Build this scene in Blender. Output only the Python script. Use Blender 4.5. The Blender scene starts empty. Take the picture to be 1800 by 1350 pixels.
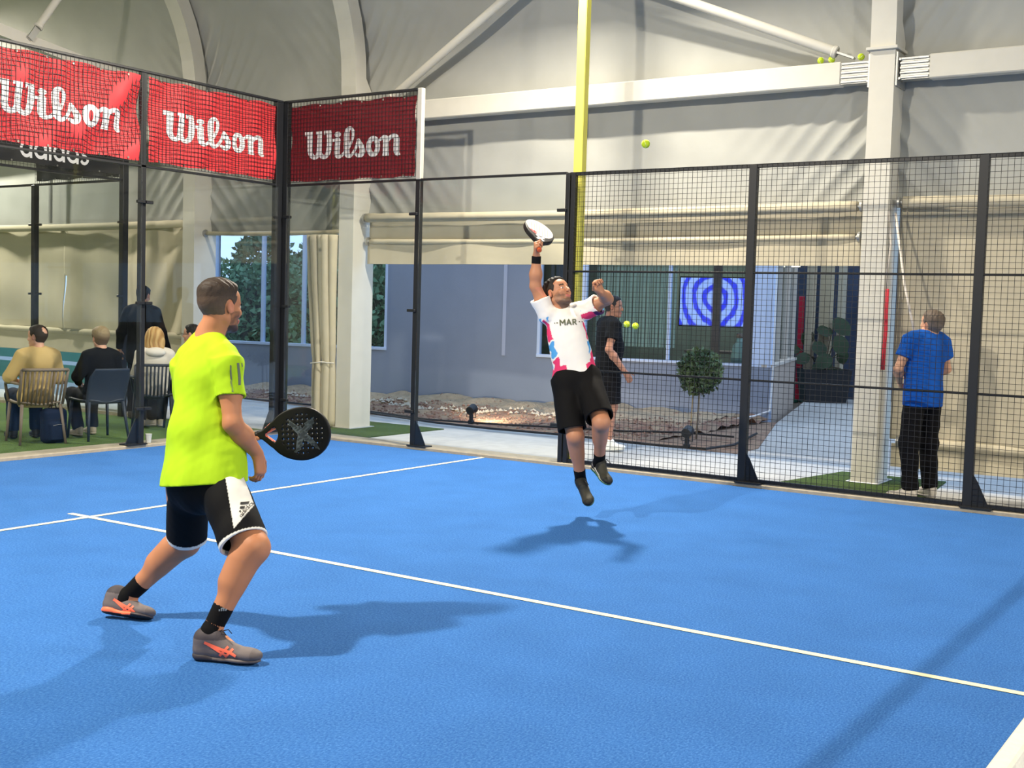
import bpy, math, random
import numpy as np
from mathutils import Vector, Matrix
from mathutils.bvhtree import BVHTree

scene = bpy.context.scene
COL = scene.collection
random.seed(7)
rng = np.random.default_rng(7)

# ------------------------------------------------------------------ camera
CAMP = np.array([10.5046, 10.3904, 1.6053])
YAW, PIT, ROL, FPX = -2.55319682, -0.0628539414, 0.0288247120, 2109.33
_fw = np.array([math.cos(PIT)*math.cos(YAW), math.cos(PIT)*math.sin(YAW), math.sin(PIT)])
_r = np.cross(_fw, [0, 0, 1]); _r /= np.linalg.norm(_r); _u = np.cross(_r, _fw)
CR = _r*math.cos(ROL) + _u*math.sin(ROL)
CU = -_r*math.sin(ROL) + _u*math.cos(ROL)
CF = _fw
cam_data = bpy.data.cameras.new('camera'); cam = bpy.data.objects.new('camera', cam_data); COL.objects.link(cam)
M = Matrix.Identity(4)
for i in range(3):
    M[i][0] = CR[i]; M[i][1] = CU[i]; M[i][2] = -CF[i]; M[i][3] = CAMP[i]
cam.matrix_world = M
cam_data.sensor_width = 36.0
cam_data.lens = 36.0*FPX/1800.0
cam_data.clip_start = 0.05; cam_data.clip_end = 300
scene.camera = cam

# ------------------------------------------------------------------ exposure, world, lights
scene.view_settings.view_transform = 'Standard'
scene.view_settings.look = 'None'
scene.view_settings.gamma = 1.0
scene.view_settings.use_curve_mapping = False
scene.view_settings.exposure = 0.0
scene.cycles.max_bounces = 8
scene.cycles.diffuse_bounces = 4
scene.cycles.transparent_max_bounces = 24
scene.cycles.sample_clamp_indirect = 6.0
world = bpy.data.worlds.new('sky'); scene.world = world; world.use_nodes = True
_nt = world.node_tree
_bg = _nt.nodes['Background']
_bg.inputs[0].default_value = (0.48, 0.68, 1.0, 1); _bg.inputs[1].default_value = 2.1

LAMP_Z = 6.05
LAMP_POS = [(-0.02, 4.05), (10.12, 4.05), (-0.02, 16.0), (10.12, 16.0)]
LAMP_POWER = 820.0
LAMP_COLOR = (1.0, 0.91, 0.76)
for (lx, ly) in LAMP_POS:
    ld = bpy.data.lights.new('floodlight', 'AREA'); ld.shape = 'RECTANGLE'; ld.size = 0.34; ld.size_y = 0.30
    ld.energy = LAMP_POWER; ld.color = LAMP_COLOR
    lo = bpy.data.objects.new('flood_lamp', ld); COL.objects.link(lo)
    sx = 1 if lx < 5 else -1
    lo.location = (lx + sx*0.45, ly, LAMP_Z - 0.08)
    lo.rotation_euler = (0, math.radians(-33*sx), 0)      # wide floodlight facing down, slightly inwards
for (lx, ly) in ((0.3, -8.6), (9.9, -8.6)):             # floodlights of the neighbouring court
    ld = bpy.data.lights.new('floodlight', 'AREA'); ld.shape = 'RECTANGLE'; ld.size = 0.34; ld.size_y = 0.30
    ld.energy = LAMP_POWER*.9; ld.color = LAMP_COLOR
    lo = bpy.data.objects.new('flood_lamp', ld); COL.objects.link(lo); lo.location = (lx, ly, LAMP_Z)

# unseen fill lights added under the ridge (outside the picture): soft overall light
for (lx, ly, e) in [(5.5, 13.0, 40), (1.6, -9.5, 120)]:
    ld = bpy.data.lights.new('hall_luminaire', 'AREA'); ld.shape = 'RECTANGLE'; ld.size = 1.6; ld.size_y = 0.5
    ld.energy = e; ld.color = (1.0, 0.93, 0.80)
    lo = bpy.data.objects.new('hall_lamp', ld); COL.objects.link(lo); lo.location = (lx, ly, 7.9)

# ------------------------------------------------------------------ helpers
def ray(px, py):
    return CF + CR*(px-900)/FPX - CU*(py-675)/FPX
def at(px, py, ax, c):
    """point of the plane ax=c seen at a photo pixel"""
    d = ray(px, py); k = 'xyz'.index(ax); t = (c-CAMP[k])/d[k]
    return CAMP + d*t
def dp(px, py, depth):
    return CAMP + ray(px, py)*depth
def cw(r, u, f):
    v = CR*r + CU*u + CF*f
    return v/np.linalg.norm(v)
def nrm(v):
    v = np.asarray(v, float); return v/max(1e-9, np.linalg.norm(v))
def A(*v): return np.array(v, float)

def tag(o, label, cat, group=None, kind=None):
    if label: o['label'] = label
    if cat: o['category'] = cat
    if group: o['group'] = group
    if kind: o['kind'] = kind
    return o
def empty(name, loc=(0, 0, 0), rz=0.0, parent=None):
    o = bpy.data.objects.new(name, None); COL.objects.link(o)
    o.empty_display_size = 0.1
    o.location = tuple(float(a) for a in loc); o.rotation_euler = (0, 0, rz)
    if parent: o.parent = parent
    return o
def thing(name, label, cat, loc=(0, 0, 0), rz=0.0, group=None):
    return tag(empty(name, loc, rz), label, cat, group)
def off(parent):
    """world offset of a parent chain (translation only use)"""
    v = Vector((0, 0, 0)); p = parent
    while p is not None:
        v += p.location; p = p.parent
    return np.array(v)

class MB:
    """collects simple shapes into one mesh"""
    def __init__(s): s.v = []; s.f = []; s.m = []; s.cur = 0; s.col = None; s.cols = []
    def add(s, vs, fs, mi=None):
        b = len(s.v); s.v += [tuple(float(c) for c in v) for v in vs]
        s.f += [tuple(b+i for i in f) for f in fs]
        s.m += [s.cur if mi is None else mi]*len(fs)
        return s
    def box(s, c, h, rot=None, bev=0.0, mi=None):
        c = np.asarray(c, float); h = np.asarray(h, float)
        R = np.eye(3) if rot is None else np.asarray(rot)
        if bev <= 0:
            vs = []
            for x in (-1, 1):
                for y in (-1, 1):
                    for z in (-1, 1): vs.append(c + R@(h*[x, y, z]))
            fs = [(0, 1, 3, 2), (4, 6, 7, 5), (0, 4, 5, 1), (2, 3, 7, 6), (0, 2, 6, 4), (1, 5, 7, 3)]
            return s.add(vs, fs, mi)
        # chamfered box
        vs = []; idx = {}
        for x in (-1, 1):
            for y in (-1, 1):
                for z in (-1, 1):
                    for a in range(3):
                        q = np.array([x, y, z], float)*h
                        for b in range(3):
                            if b != a: q[b] -= bev*[x, y, z][b]
                        idx[(x, y, z, a)] = len(vs); vs.append(c + R@q)
        fs = []
        for a in range(3):
            b, d = (a+1) % 3, (a+2) % 3
            for sg in (-1, 1):
                loop = []
                for (p, q) in ((-1, -1), (1, -1), (1, 1), (-1, 1)):
                    k = [0, 0, 0]; k[a] = sg; k[b] = p; k[d] = q
                    loop.append(idx[(k[0], k[1], k[2], a)])
                fs.append(tuple(loop if sg > 0 else loop[::-1]))
        for a in range(3):
            b, d = (a+1) % 3, (a+2) % 3
            for p in (-1, 1):
                for q in (-1, 1):
                    k0 = [0, 0, 0]; k0[a] = -1; k0[b] = p; k0[d] = q
                    k1 = list(k0); k1[a] = 1
                    loop = (idx[(*k0, b)], idx[(*k1, b)], idx[(*k1, d)], idx[(*k0, d)])
                    fs.append(loop if p*q < 0 else loop[::-1])
        for x in (-1, 1):
            for y in (-1, 1):
                for z in (-1, 1):
                    l = (idx[(x, y, z, 0)], idx[(x, y, z, 1)], idx[(x, y, z, 2)])
                    fs.append(l if x*y*z > 0 else l[::-1])
        return s.add(vs, fs, mi)
    def bx(s, x0, x1, y0, y1, z0, z1, bev=0.0, mi=None):
        return s.box(((x0+x1)/2, (y0+y1)/2, (z0+z1)/2), (abs(x1-x0)/2, abs(y1-y0)/2, abs(z1-z0)/2), None, bev, mi)
    def bar(s, a, b, w, h=None, up=(0, 0, 1), mi=None, bev=0.0):
        a = np.asarray(a, float); b = np.asarray(b, float); h = w if h is None else h
        d = b-a; L = np.linalg.norm(d); d = d/L
        up = np.asarray(up, float)
        if abs(d@up) > .98: up = np.array([1., 0, 0])
        x = nrm(np.cross(up, d)); y = np.cross(d, x)
        return s.box((a+b)/2, (w/2, h/2, L/2), np.stack([x, y, d], 1), bev, mi)
    def tube(s, pts, r, n=10, mi=None, caps=True, r2=None):
        P = [np.asarray(p, float) for p in pts]; m = len(P)
        R = r if hasattr(r, '__len__') else [r + ((r2-r)*i/(m-1) if r2 is not None else 0) for i in range(m)]
        T = [nrm(P[min(i+1, m-1)]-P[max(i-1, 0)]) for i in range(m)]
        u = np.array([0, 0, 1.]) if abs(T[0][2]) < .9 else np.array([1., 0, 0])
        x = nrm(np.cross(u, T[0])); vs = []
        for i in range(m):
            x = nrm(x - T[i]*(x@T[i])); y = np.cross(T[i], x)
            for k in range(n):
                a = 2*math.pi*k/n; vs.append(P[i] + R[i]*(math.cos(a)*x+math.sin(a)*y))
        fs = []
        for i in range(m-1):
            for k in range(n):
                k2 = (k+1) % n; fs.append((i*n+k, i*n+k2, (i+1)*n+k2, (i+1)*n+k))
        if caps:
            fs.append(tuple(range(n))[::-1]); fs.append(tuple((m-1)*n+k for k in range(n)))
        return s.add(vs, fs, mi)
    def lathe(s, prof, c=(0, 0, 0), n=24, mi=None, axis=(0, 0, 1)):
        ax = nrm(axis); u = np.array([1., 0, 0]) if abs(ax[0]) < .9 else np.array([0, 1., 0])
        x = nrm(np.cross(u, ax)); y = np.cross(ax, x); c = np.asarray(c, float); vs = []
        for (r, z) in prof:
            for k in range(n):
                a = 2*math.pi*k/n; vs.append(c + ax*z + r*(math.cos(a)*x + math.sin(a)*y))
        fs = []
        for i in range(len(prof)-1):
            for k in range(n):
                k2 = (k+1) % n; fs.append((i*n+k, i*n+k2, (i+1)*n+k2, (i+1)*n+k))
        fs.append(tuple(range(n))[::-1]); fs.append(tuple((len(prof)-1)*n+k for k in range(n)))
        return s.add(vs, fs, mi)
    def prism(s, poly, h, origin=(0, 0, 0), ex=(1, 0, 0), ey=(0, 1, 0), mi=None):
        """extrude 2D polygon by h along ex x ey"""
        o = np.asarray(origin, float); ex = np.asarray(ex, float); ey = np.asarray(ey, float); ez = np.cross(ex, ey)
        n = len(poly); vs = [o+ex*a+ey*b for a, b in poly] + [o+ex*a+ey*b+ez*h for a, b in poly]
        fs = [tuple(range(n))[::-1], tuple(range(n, 2*n))]
        for k in range(n):
            k2 = (k+1) % n; fs.append((k, k2, n+k2, n+k))
        return s.add(vs, fs, mi)
    def sphere(s, c, r, n=16, m=10, mi=None):
        prof = [(r*math.sin(math.pi*(i+.02)/(m+.04)), -r*math.cos(math.pi*(i+.02)/(m+.04))) for i in range(m+1)]
        return s.lathe(prof, c, n, mi)
    def build(s, name, mats, parent=None, smooth=False, loc=None, ang=None):
        me = bpy.data.meshes.new(name)
        V = np.array(s.v, float).reshape(-1, 3)
        if parent is not None: V = V - off(parent)
        elif loc is not None: V = V - np.asarray(loc, float)
        me.from_pydata(V.tolist(), [], s.f)
        if not isinstance(mats, (list, tuple)): mats = [mats]
        for m in mats: me.materials.append(m)
        if len(mats) > 1: me.polygons.foreach_set('material_index', s.m)
        if smooth: me.polygons.foreach_set('use_smooth', [True]*len(s.f))
        me.update()
        if smooth and ang:
            me.set_sharp_from_angle(angle=math.radians(ang))
        o = bpy.data.objects.new(name, me); COL.objects.link(o)
        if parent is not None: o.parent = parent
        elif loc is not None: o.location = tuple(loc)
        return o

def grid_mesh(name, fn, nu, nv, mat, parent=None, thick=0.0, smooth=True, loc=None, closed_u=False):
    """surface from fn(u,v)->xyz on a grid, optional thickness"""
    V = np.array([[fn(i/(nu-1), j/(nv-1)) for j in range(nv)] for i in range(nu)], float)
    V = V.reshape(-1, 3)
    fs = [(i*nv+j, (i+1)*nv+j, (i+1)*nv+j+1, i*nv+j+1) for i in range(nu-1) for j in range(nv-1)]
    mb = MB(); mb.add(V, fs)
    o = mb.build(name, mat, parent, smooth, loc)
    if thick:
        md = o.modifiers.new('thickness', 'SOLIDIFY'); md.thickness = thick; md.offset = 0
    return o

# ------------------------------------------------------------------ materials
MATS = {}
def new_mat(name):
    m = bpy.data.materials.new(name); m.use_nodes = True
    nt = m.node_tree; b = nt.nodes['Principled BSDF']
    return m, nt, b
def lin(c):
    """sRGB 0-255 to linear"""
    o = []
    for x in c:
        x = x/255.0
        o.append(x/12.92 if x <= .04045 else ((x+.055)/1.055)**2.4)
    return tuple(o)
def mat(name, col, rough=.6, metal=0.0, noise=0.0, nscale=20.0, bump=0.0, bscale=60.0, spec=.4, col2=None, stretch=None, emit=None, estr=0.0):
    if name in MATS: return MATS[name]
    m, nt, b = new_mat(name); N = nt.nodes; L = nt.links
    c = (*lin(col), 1)
    b.inputs['Base Color'].default_value = c
    b.inputs['Roughness'].default_value = rough; b.inputs['Metallic'].default_value = metal
    b.inputs['Specular IOR Level'].default_value = spec
    tc = N.new('ShaderNodeTexCoord'); mp = N.new('ShaderNodeMapping'); L.new(tc.outputs['Object'], mp.inputs[0])
    if stretch: mp.inputs['Scale'].default_value = stretch
    if noise > 0 or col2 is not None:
        nz = N.new('ShaderNodeTexNoise'); nz.inputs['Scale'].default_value = nscale; nz.inputs['Detail'].default_value = 6
        L.new(mp.outputs[0], nz.inputs['Vector'])
        mx = N.new('ShaderNodeMix'); mx.data_type = 'RGBA'
        k = 1-noise
        c2 = (*lin(col2), 1) if col2 is not None else (c[0]*k, c[1]*k, c[2]*k, 1)
        mx.inputs['A'].default_value = c; mx.inputs['B'].default_value = c2
        mr = N.new('ShaderNodeMapRange'); mr.inputs[1].default_value = .35; mr.inputs[2].default_value = .65
        L.new(nz.outputs[0], mr.inputs[0]); L.new(mr.outputs[0], mx.inputs['Factor']); L.new(mx.outputs['Result'], b.inputs['Base Color'])
    if bump > 0:
        n2 = N.new('ShaderNodeTexNoise'); n2.inputs['Scale'].default_value = bscale; n2.inputs['Detail'].default_value = 5
        L.new(mp.outputs[0], n2.inputs['Vector'])
        bp = N.new('ShaderNodeBump'); bp.inputs['Strength'].default_value = bump; bp.inputs['Distance'].default_value = .02
        L.new(n2.outputs[0], bp.inputs['Height']); L.new(bp.outputs[0], b.inputs['Normal'])
    if emit is not None:
        b.inputs['Emission Color'].default_value = (*lin(emit), 1); b.inputs['Emission Strength'].default_value = estr
    MATS[name] = m
    return m
def vcol_mat(name, rough=.7, bump=.2, bscale=300., sheen=0.0, spec=.3, sss=0.0):
    if name in MATS: return MATS[name]
    m, nt, b = new_mat(name); N = nt.nodes; L = nt.links
    at_ = N.new('ShaderNodeVertexColor'); at_.layer_name = 'Col'
    L.new(at_.outputs[0], b.inputs['Base Color']); b.inputs['Roughness'].default_value = rough
    b.inputs['Specular IOR Level'].default_value = spec
    if sheen: b.inputs['Sheen Weight'].default_value = sheen
    tc = N.new('ShaderNodeTexCoord'); n2 = N.new('ShaderNodeTexNoise'); n2.inputs['Scale'].default_value = bscale
    n2.inputs['Detail'].default_value = 4; L.new(tc.outputs['Object'], n2.inputs['Vector'])
    bp = N.new('ShaderNodeBump'); bp.inputs['Strength'].default_value = bump; bp.inputs['Distance'].default_value = .003
    L.new(n2.outputs[0], bp.inputs['Height']); L.new(bp.outputs[0], b.inputs['Normal'])
    MATS[name] = m
    return m
def glass_mat(name, tint=(0.86, 0.92, 0.90), rough=0.0, refl=1.0):
    if name in MATS: return MATS[name]
    m = bpy.data.materials.new(name); m.use_nodes = True; nt = m.node_tree; N = nt.nodes; L = nt.links
    N.remove(N['Principled BSDF']); out = N['Material Output']
    tr = N.new('ShaderNodeBsdfTransparent'); tr.inputs[0].default_value = (*tint, 1)
    gl = N.new('ShaderNodeBsdfGlossy'); gl.inputs['Roughness'].default_value = rough
    fr = N.new('ShaderNodeFresnel'); fr.inputs['IOR'].default_value = 1.45
    mu = N.new('ShaderNodeMath'); mu.operation = 'MULTIPLY'; mu.inputs[1].default_value = refl
    mx = N.new('ShaderNodeMixShader')
    L.new(fr.outputs[0], mu.inputs[0]); L.new(mu.outputs[0], mx.inputs[0])
    L.new(tr.outputs[0], mx.inputs[1]); L.new(gl.outputs[0], mx.inputs[2]); L.new(mx.outputs[0], out.inputs[0])
    MATS[name] = m
    return m

# ------------------------------------------------------------------ stroke lettering
def catmull(P, n=8):
    P = [np.asarray(p, float) for p in P]
    if len(P) < 3: return P
    out = []
    for i in range(len(P)-1):
        p0 = P[max(i-1, 0)]; p1 = P[i]; p2 = P[i+1]; p3 = P[min(i+2, len(P)-1)]
        for k in range(n):
            t = k/n
            out.append(.5*((2*p1)+(-p0+p2)*t+(2*p0-5*p1+4*p2-p3)*t*t+(-p0+3*p1-3*p2+p3)*t**3))
    out.append(P[-1]); return out
def ribbon2d(P, w, smooth=True, sub=6, cap=True):
    """2D ribbon -> verts, faces; w constant or per-point list"""
    ws = list(w) if hasattr(w, '__len__') else [w]*len(P)
    Q = [np.array([p[0], p[1], ww]) for p, ww in zip(P, ws)]
    if smooth: Q = catmull(Q, sub)
    else:
        R = []
        for a, b in zip(Q[:-1], Q[1:]):
            for k in range(sub): R.append(a+(b-a)*k/sub)
        R.append(Q[-1]); Q = R
    vs = []; fs = []
    m = len(Q)
    for i, q in enumerate(Q):
        t = Q[min(i+1, m-1)][:2]-Q[max(i-1, 0)][:2]; t = t/max(1e-9, np.linalg.norm(t)); n = np.array([-t[1], t[0]])
        for k in (-1, -.33, .33, 1): vs.append(q[:2]+n*k*q[2]/2)
    for i in range(m-1):
        for k in range(3): fs.append((i*4+k, (i+1)*4+k, (i+1)*4+k+1, i*4+k+1))
    if cap:
        for q in (Q[0], Q[-1]):
            b = len(vs); vs.append(q[:2])
            for k in range(12): vs.append(q[:2]+q[2]/2*np.array([math.cos(k*math.pi/6), math.sin(k*math.pi/6)]))
            for k in range(12): fs.append((b, b+1+k, b+1+(k+1) % 12))
    return vs, fs
def strokes_mesh(strokes):
    V = []; F = []
    for (P, w, sm, cp) in strokes:
        v, f = ribbon2d(P, w, sm, 6, cp); b = len(V); V += v; F += [tuple(b+i for i in g) for g in f]
    return np.array(V), F
def arc(cx, cy, rx, ry, a0, a1, n=16):
    return [(cx+rx*math.cos(math.radians(a0+(a1-a0)*k/n)), cy+ry*math.sin(math.radians(a0+(a1-a0)*k/n))) for k in range(n+1)]
def wilson_strokes():
    S = []
    def p(*q): return [(x, -(y + .061*(x-207))) for x, y in q]
    S.append((p((207, 528), (300, 522)), 32, False, False)); S.append((p((222, 528), (222, 560)), 24, False, False))
    S.append((p((268, 520), (268, 640), (270, 740), (292, 790), (322, 808), (352, 790), (376, 740), (378, 640), (378, 520)), [62, 62, 60, 56, 50, 50, 58, 58, 56], True, False))
    S.append((p((330, 522), (405, 517)), 30, False, False))
    S.append((p((378, 700), (384, 760), (408, 795), (440, 800), (472, 770), (490, 700), (492, 600), (484, 512)), [56, 54, 52, 50, 54, 60, 62, 58], True, False))
    S.append((p((424, 512), (510, 507)), 30, False, False)); S.append((p((436, 512), (436, 545)), 20, False, False))
    S.append((p((578, 541), (590, 541)), 62, False, True))
    S.append((p((528, 612), (590, 606)), 34, False, False))
    S.append((p((584, 606), (580, 700), (582, 770), (600, 796), (634, 788), (662, 752)), [64, 62, 60, 50, 34, 30], True, True))
    S.append((p((662, 752), (718, 690), (750, 610), (764, 530), (744, 478), (712, 476), (690, 520), (688, 600), (690, 700), (698, 768), (724, 792), (762, 762), (800, 690), (822, 612)), [30, 28, 30, 34, 34, 46, 62, 66, 66, 62, 46, 32, 30, 34], True, True))
    S.append((p((822, 606), (846, 660), (866, 715), (860, 765), (832, 786), (800, 770)), [34, 52, 60, 58, 50, 34], True, True))
    S.append((p(*arc(985, 682, 50, 92, 0, 360, 20)), 56, True, False))
    S.append((p((1066, 606), (1100, 574), (1130, 580)), 36, True, True))
    S.append((p((1124, 576), (1126, 780)), 62, False, False)); S.append((p((1092, 778), (1160, 775)), 26, False, False))
    S.append((p((1130, 640), (1160, 590), (1205, 566), (1236, 590), (1238, 680), (1240, 740), (1252, 768), (1278, 764)), [40, 44, 50, 60, 62, 60, 44, 22], True, False))
    return S
def adidas_strokes():
    S = []; w = .2; x = 0.0
    def ring(cx): S.append((arc(cx, .5, .4, .4, 0, 360, 20), w, True, False))
    def stem(cx, y0, y1): S.append(([(cx, y0), (cx, y1)], w, False, False))
    ring(.5); stem(.9, 0, 1.0)
    ring(1.65); stem(2.05, 0, 1.5)
    stem(2.4, 0, .95); S.append(([(2.4, 1.22), (2.4, 1.42)], w, False, False))
    ring(3.15); stem(3.55, 0, 1.5)
    ring(4.3); stem(4.7, 0, 1.0)
    S.append(([(5.6, .82), (5.35, .9), (5.12, .78), (5.2, .58), (5.45, .47), (5.6, .28), (5.4, .1), (5.15, .12), (5.02, .25)], w*.95, True, False))
    return S
def place_strokes(name, strokes, fn, mat_, parent, up_off=0):
    V, F = strokes_mesh(strokes)
    P = [fn(v[0], v[1]) for v in V]
    mb = MB(); mb.add(P, F); return mb.build(name, mat_, parent)

# ------------------------------------------------------------------ implicit surfaces -> meshes
class Vol:
    """smooth union of tapered capsules / ellipsoids, meshed with surface nets"""
    def __init__(s): s.p = []
    def cap(s, a, b, ra, rb=None, k=.02, op='u', flat=None, fl=1.0):
        s.p.append(('c', np.asarray(a, float), np.asarray(b, float), ra, ra if rb is None else rb, k, op, None if flat is None else nrm(flat), fl)); return s
    def chain(s, pts, rs, k=.01, op='u'):
        for i in range(len(pts)-1): s.cap(pts[i], pts[i+1], rs[i], rs[i+1], k, op)
        return s
    def cyl(s, a, b, ra, rb, k=.01, op='u', flat=None, fl=1.0):
        s.p.append(('y', np.asarray(a, float), np.asarray(b, float), ra, rb, k, op, None if flat is None else nrm(flat), fl)); return s
    def ell(s, c, r, R=None, k=.02, op='u'):
        s.p.append(('e', np.asarray(c, float), np.asarray(r, float), np.eye(3) if R is None else np.asarray(R), 0, k, op)); return s
    def box(s, c, h, r, R=None, k=.01, op='u'):
        s.p.append(('b', np.asarray(c, float), np.asarray(h, float), np.eye(3) if R is None else np.asarray(R), r, k, op)); return s
    def plane(s, o, n, k=.0, op='i'):
        s.p.append(('p', np.asarray(o, float), nrm(n), 0, 0, k, op)); return s
    def fn(s, f, op='d'):
        s.p.append(('f', f, None, 0, 0, 0, op)); return s
    def ev(s, P):
        P = P.astype(np.float64); D = np.full(len(P), 1.0)
        for q in s.p:
            t = q[0]
            if t == 'c' or t == 'y':
                a, b, ra, rb, k, op, w, fl = q[1:9]
                ab = b-a; L2 = max(ab@ab, 1e-10); pa = P-a; h = pa@ab/L2; hc = np.clip(h, 0, 1)
                o = pa - hc[:, None]*ab if t == 'c' else pa - h[:, None]*ab
                if w is not None: o = o - w*((o@w)*(1-1/fl))[:, None]
                d = np.linalg.norm(o, axis=1) - (ra+(rb-ra)*hc)
                if t == 'y':
                    L = math.sqrt(L2); d = np.maximum(d, np.maximum((h-1)*L, -h*L))
            elif t == 'e':
                c, r, R, _, k, op = q[1:7]
                o = (P-c)@R; k0 = np.linalg.norm(o/r, axis=1); k1 = np.linalg.norm(o/(r*r), axis=1)
                d = k0*(k0-1)/np.maximum(k1, 1e-9)
            elif t == 'b':
                c, hh, R, rr, k, op = q[1:7]
                o = np.abs((P-c)@R)-(hh-rr)
                d = np.linalg.norm(np.maximum(o, 0), axis=1)+np.minimum(o.max(1), 0)-rr
            elif t == 'p':
                o, n = q[1], q[2]; k, op = q[5], q[6]; d = (P-o)@n
            elif t == 'f':
                if q[6] == 'd': D = D + q[1](P, D)
                else: D = q[1](P, D)
                continue
            if op == 'u':
                if k > 0:
                    h = np.clip(.5+.5*(D-d)/k, 0, 1); D = D+(d-D)*h - k*h*(1-h)
                else: D = np.minimum(D, d)
            elif op == 's':
                if k > 0:
                    h = np.clip(.5-.5*(D+d)/k, 0, 1); D = D+(-d-D)*h + k*h*(1-h)
                else: D = np.maximum(D, -d)
            elif op == 'i':
                if k > 0:
                    h = np.clip(.5-.5*(D-d)/k, 0, 1); D = D+(d-D)*h + k*h*(1-h)
                else: D = np.maximum(D, d)
        return D
    def bounds(s):
        lo = np.full(3, 1e9); hi = -lo
        for q in s.p:
            if q[0] in 'cy' and q[6] == 'u':
                r = max(q[3], q[4])*max(1, q[8] if q[7] is not None else 1)
                for v in (q[1], q[2]): lo = np.minimum(lo, v-r); hi = np.maximum(hi, v+r)
            elif q[0] in 'e' and q[6] == 'u': r = max(q[2]); lo = np.minimum(lo, q[1]-r); hi = np.maximum(hi, q[1]+r)
            elif q[0] == 'b' and q[6] == 'u': r = np.linalg.norm(q[2]); lo = np.minimum(lo, q[1]-r); hi = np.maximum(hi, q[1]+r)
        return lo-.02, hi+.02
    def mesh(s, vox, smooth=1):
        lo, hi = s.bounds(); B = 8
        n = (np.ceil((hi-lo)/vox/B).astype(int)+1)
        N = n*B+1
        arr = np.full(tuple(N), 1.0, np.float32)
        cx = np.stack(np.meshgrid(*[np.arange(n[i]) for i in range(3)], indexing='ij'), -1).reshape(-1, 3)
        cc = lo+(cx*B+B/2)*vox
        dc = s.ev(cc); half = B*vox*math.sqrt(3)/2
        keep = cx[np.abs(dc) < half*1.6+.012]
        inside = cx[dc <= -(half*1.6+.012)]
        for b in inside: arr[b[0]*B:b[0]*B+B, b[1]*B:b[1]*B+B, b[2]*B:b[2]*B+B] = -1
        loc = np.stack(np.meshgrid(*[np.arange(B+1)]*3, indexing='ij'), -1).reshape(-1, 3)
        ch = 200
        for i in range(0, len(keep), ch):
            kb = keep[i:i+ch]
            g = (kb[:, None, :]*B+loc[None]).reshape(-1, 3)
            d = s.ev(lo+g*vox)
            arr[g[:, 0], g[:, 1], g[:, 2]] = d
        S = arr < 0
        cnt = np.zeros(tuple(N-1), np.int8)
        for i in (0, 1):
            for j in (0, 1):
                for k in (0, 1): cnt += S[i:N[0]-1+i, j:N[1]-1+j, k:N[2]-1+k]
        act = np.argwhere((cnt > 0) & (cnt < 8))
        idx = np.full(tuple(N-1), -1, np.int32); idx[act[:, 0], act[:, 1], act[:, 2]] = np.arange(len(act))
        cor = {}
        for i in (0, 1):
            for j in (0, 1):
                for k in (0, 1): cor[(i, j, k)] = arr[act[:, 0]+i, act[:, 1]+j, act[:, 2]+k].astype(float)
        acc = np.zeros((len(act), 3)); w = np.zeros(len(act))
        for a in cor:
            for ax in range(3):
                if a[ax] == 0:
                    b = list(a); b[ax] = 1; b = tuple(b)
                    va, vb = cor[a], cor[b]; m = (va < 0) != (vb < 0)
                    t = np.where(m, va/np.where(m, va-vb, 1), 0)
                    pt = np.tile(np.array(a, float), (len(act), 1)); pt[:, ax] += t
                    acc[m] += pt[m]; w[m] += 1
        V = lo+(act+acc/w[:, None])*vox
        F = []
        for ax in range(3):
            b, c = (ax+1) % 3, (ax+2) % 3
            sl0 = [slice(0, N[i]-1) for i in range(3)]; sl1 = list(sl0); sl1[ax] = slice(1, N[ax])
            A0 = S[tuple(sl0)]; A1 = S[tuple(sl1)]
            e = np.argwhere(A0 != A1); e = e[(e[:, b] > 0) & (e[:, c] > 0)]
            if len(e) == 0: continue
            ins = A0[e[:, 0], e[:, 1], e[:, 2]]
            def g(db, dc_):
                q = e.copy(); q[:, b] -= db; q[:, c] -= dc_; return idx[q[:, 0], q[:, 1], q[:, 2]]
            Q = np.stack([g(0, 0), g(1, 0), g(1, 1), g(0, 1)], 1)
            Q[~ins] = Q[~ins][:, ::-1]
            F.append(Q)
        F = np.concatenate(F); F = F[(F >= 0).all(1)]
        for _ in range(smooth):
            nb = np.zeros_like(V); ct = np.zeros(len(V))
            for i in range(4):
                for j in ((i+1) % 4, (i-1) % 4):
                    np.add.at(nb, F[:, i], V[F[:, j]]); np.add.at(ct, F[:, i], 1)
            V = V*.5+.5*nb/np.maximum(ct, 1)[:, None]
        return V, F
def vmesh(name, V, F, material, parent, colfn=None):
    o_ = off(parent) if parent is not None else np.zeros(3)
    me = bpy.data.meshes.new(name)
    me.vertices.add(len(V)); me.vertices.foreach_set('co', (V-o_).astype(np.float32).ravel())
    me.loops.add(len(F)*4); me.loops.foreach_set('vertex_index', F.astype(np.int32).ravel())
    me.polygons.add(len(F)); me.polygons.foreach_set('loop_start', np.arange(0, len(F)*4, 4, dtype=np.int32))
    me.polygons.foreach_set('loop_total', np.full(len(F), 4, np.int32))
    me.polygons.foreach_set('use_smooth', [True]*len(F))
    me.update(calc_edges=True); me.validate()
    me.materials.append(material)
    if colfn is not None:
        C = colfn(V); ca = me.color_attributes.new('Col', 'FLOAT_COLOR', 'POINT')
        ca.data.foreach_set('color', np.concatenate([C, np.ones((len(C), 1))], 1).astype(np.float32).ravel())
    o = bpy.data.objects.new(name, me); COL.objects.link(o)
    if parent is not None: o.parent = parent
    return o
def volobj(name, vol, vox, material, parent, colfn=None, smooth=1):
    V, F = vol.mesh(vox, smooth); o = vmesh(name, V, F, material, parent, colfn); o_V[name] = (V, F); return o
o_V = {}
def bvh_of(name):
    V, F = o_V[name]; return BVHTree.FromPolygons([Vector(v) for v in V], [tuple(int(i) for i in f) for f in F])
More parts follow.
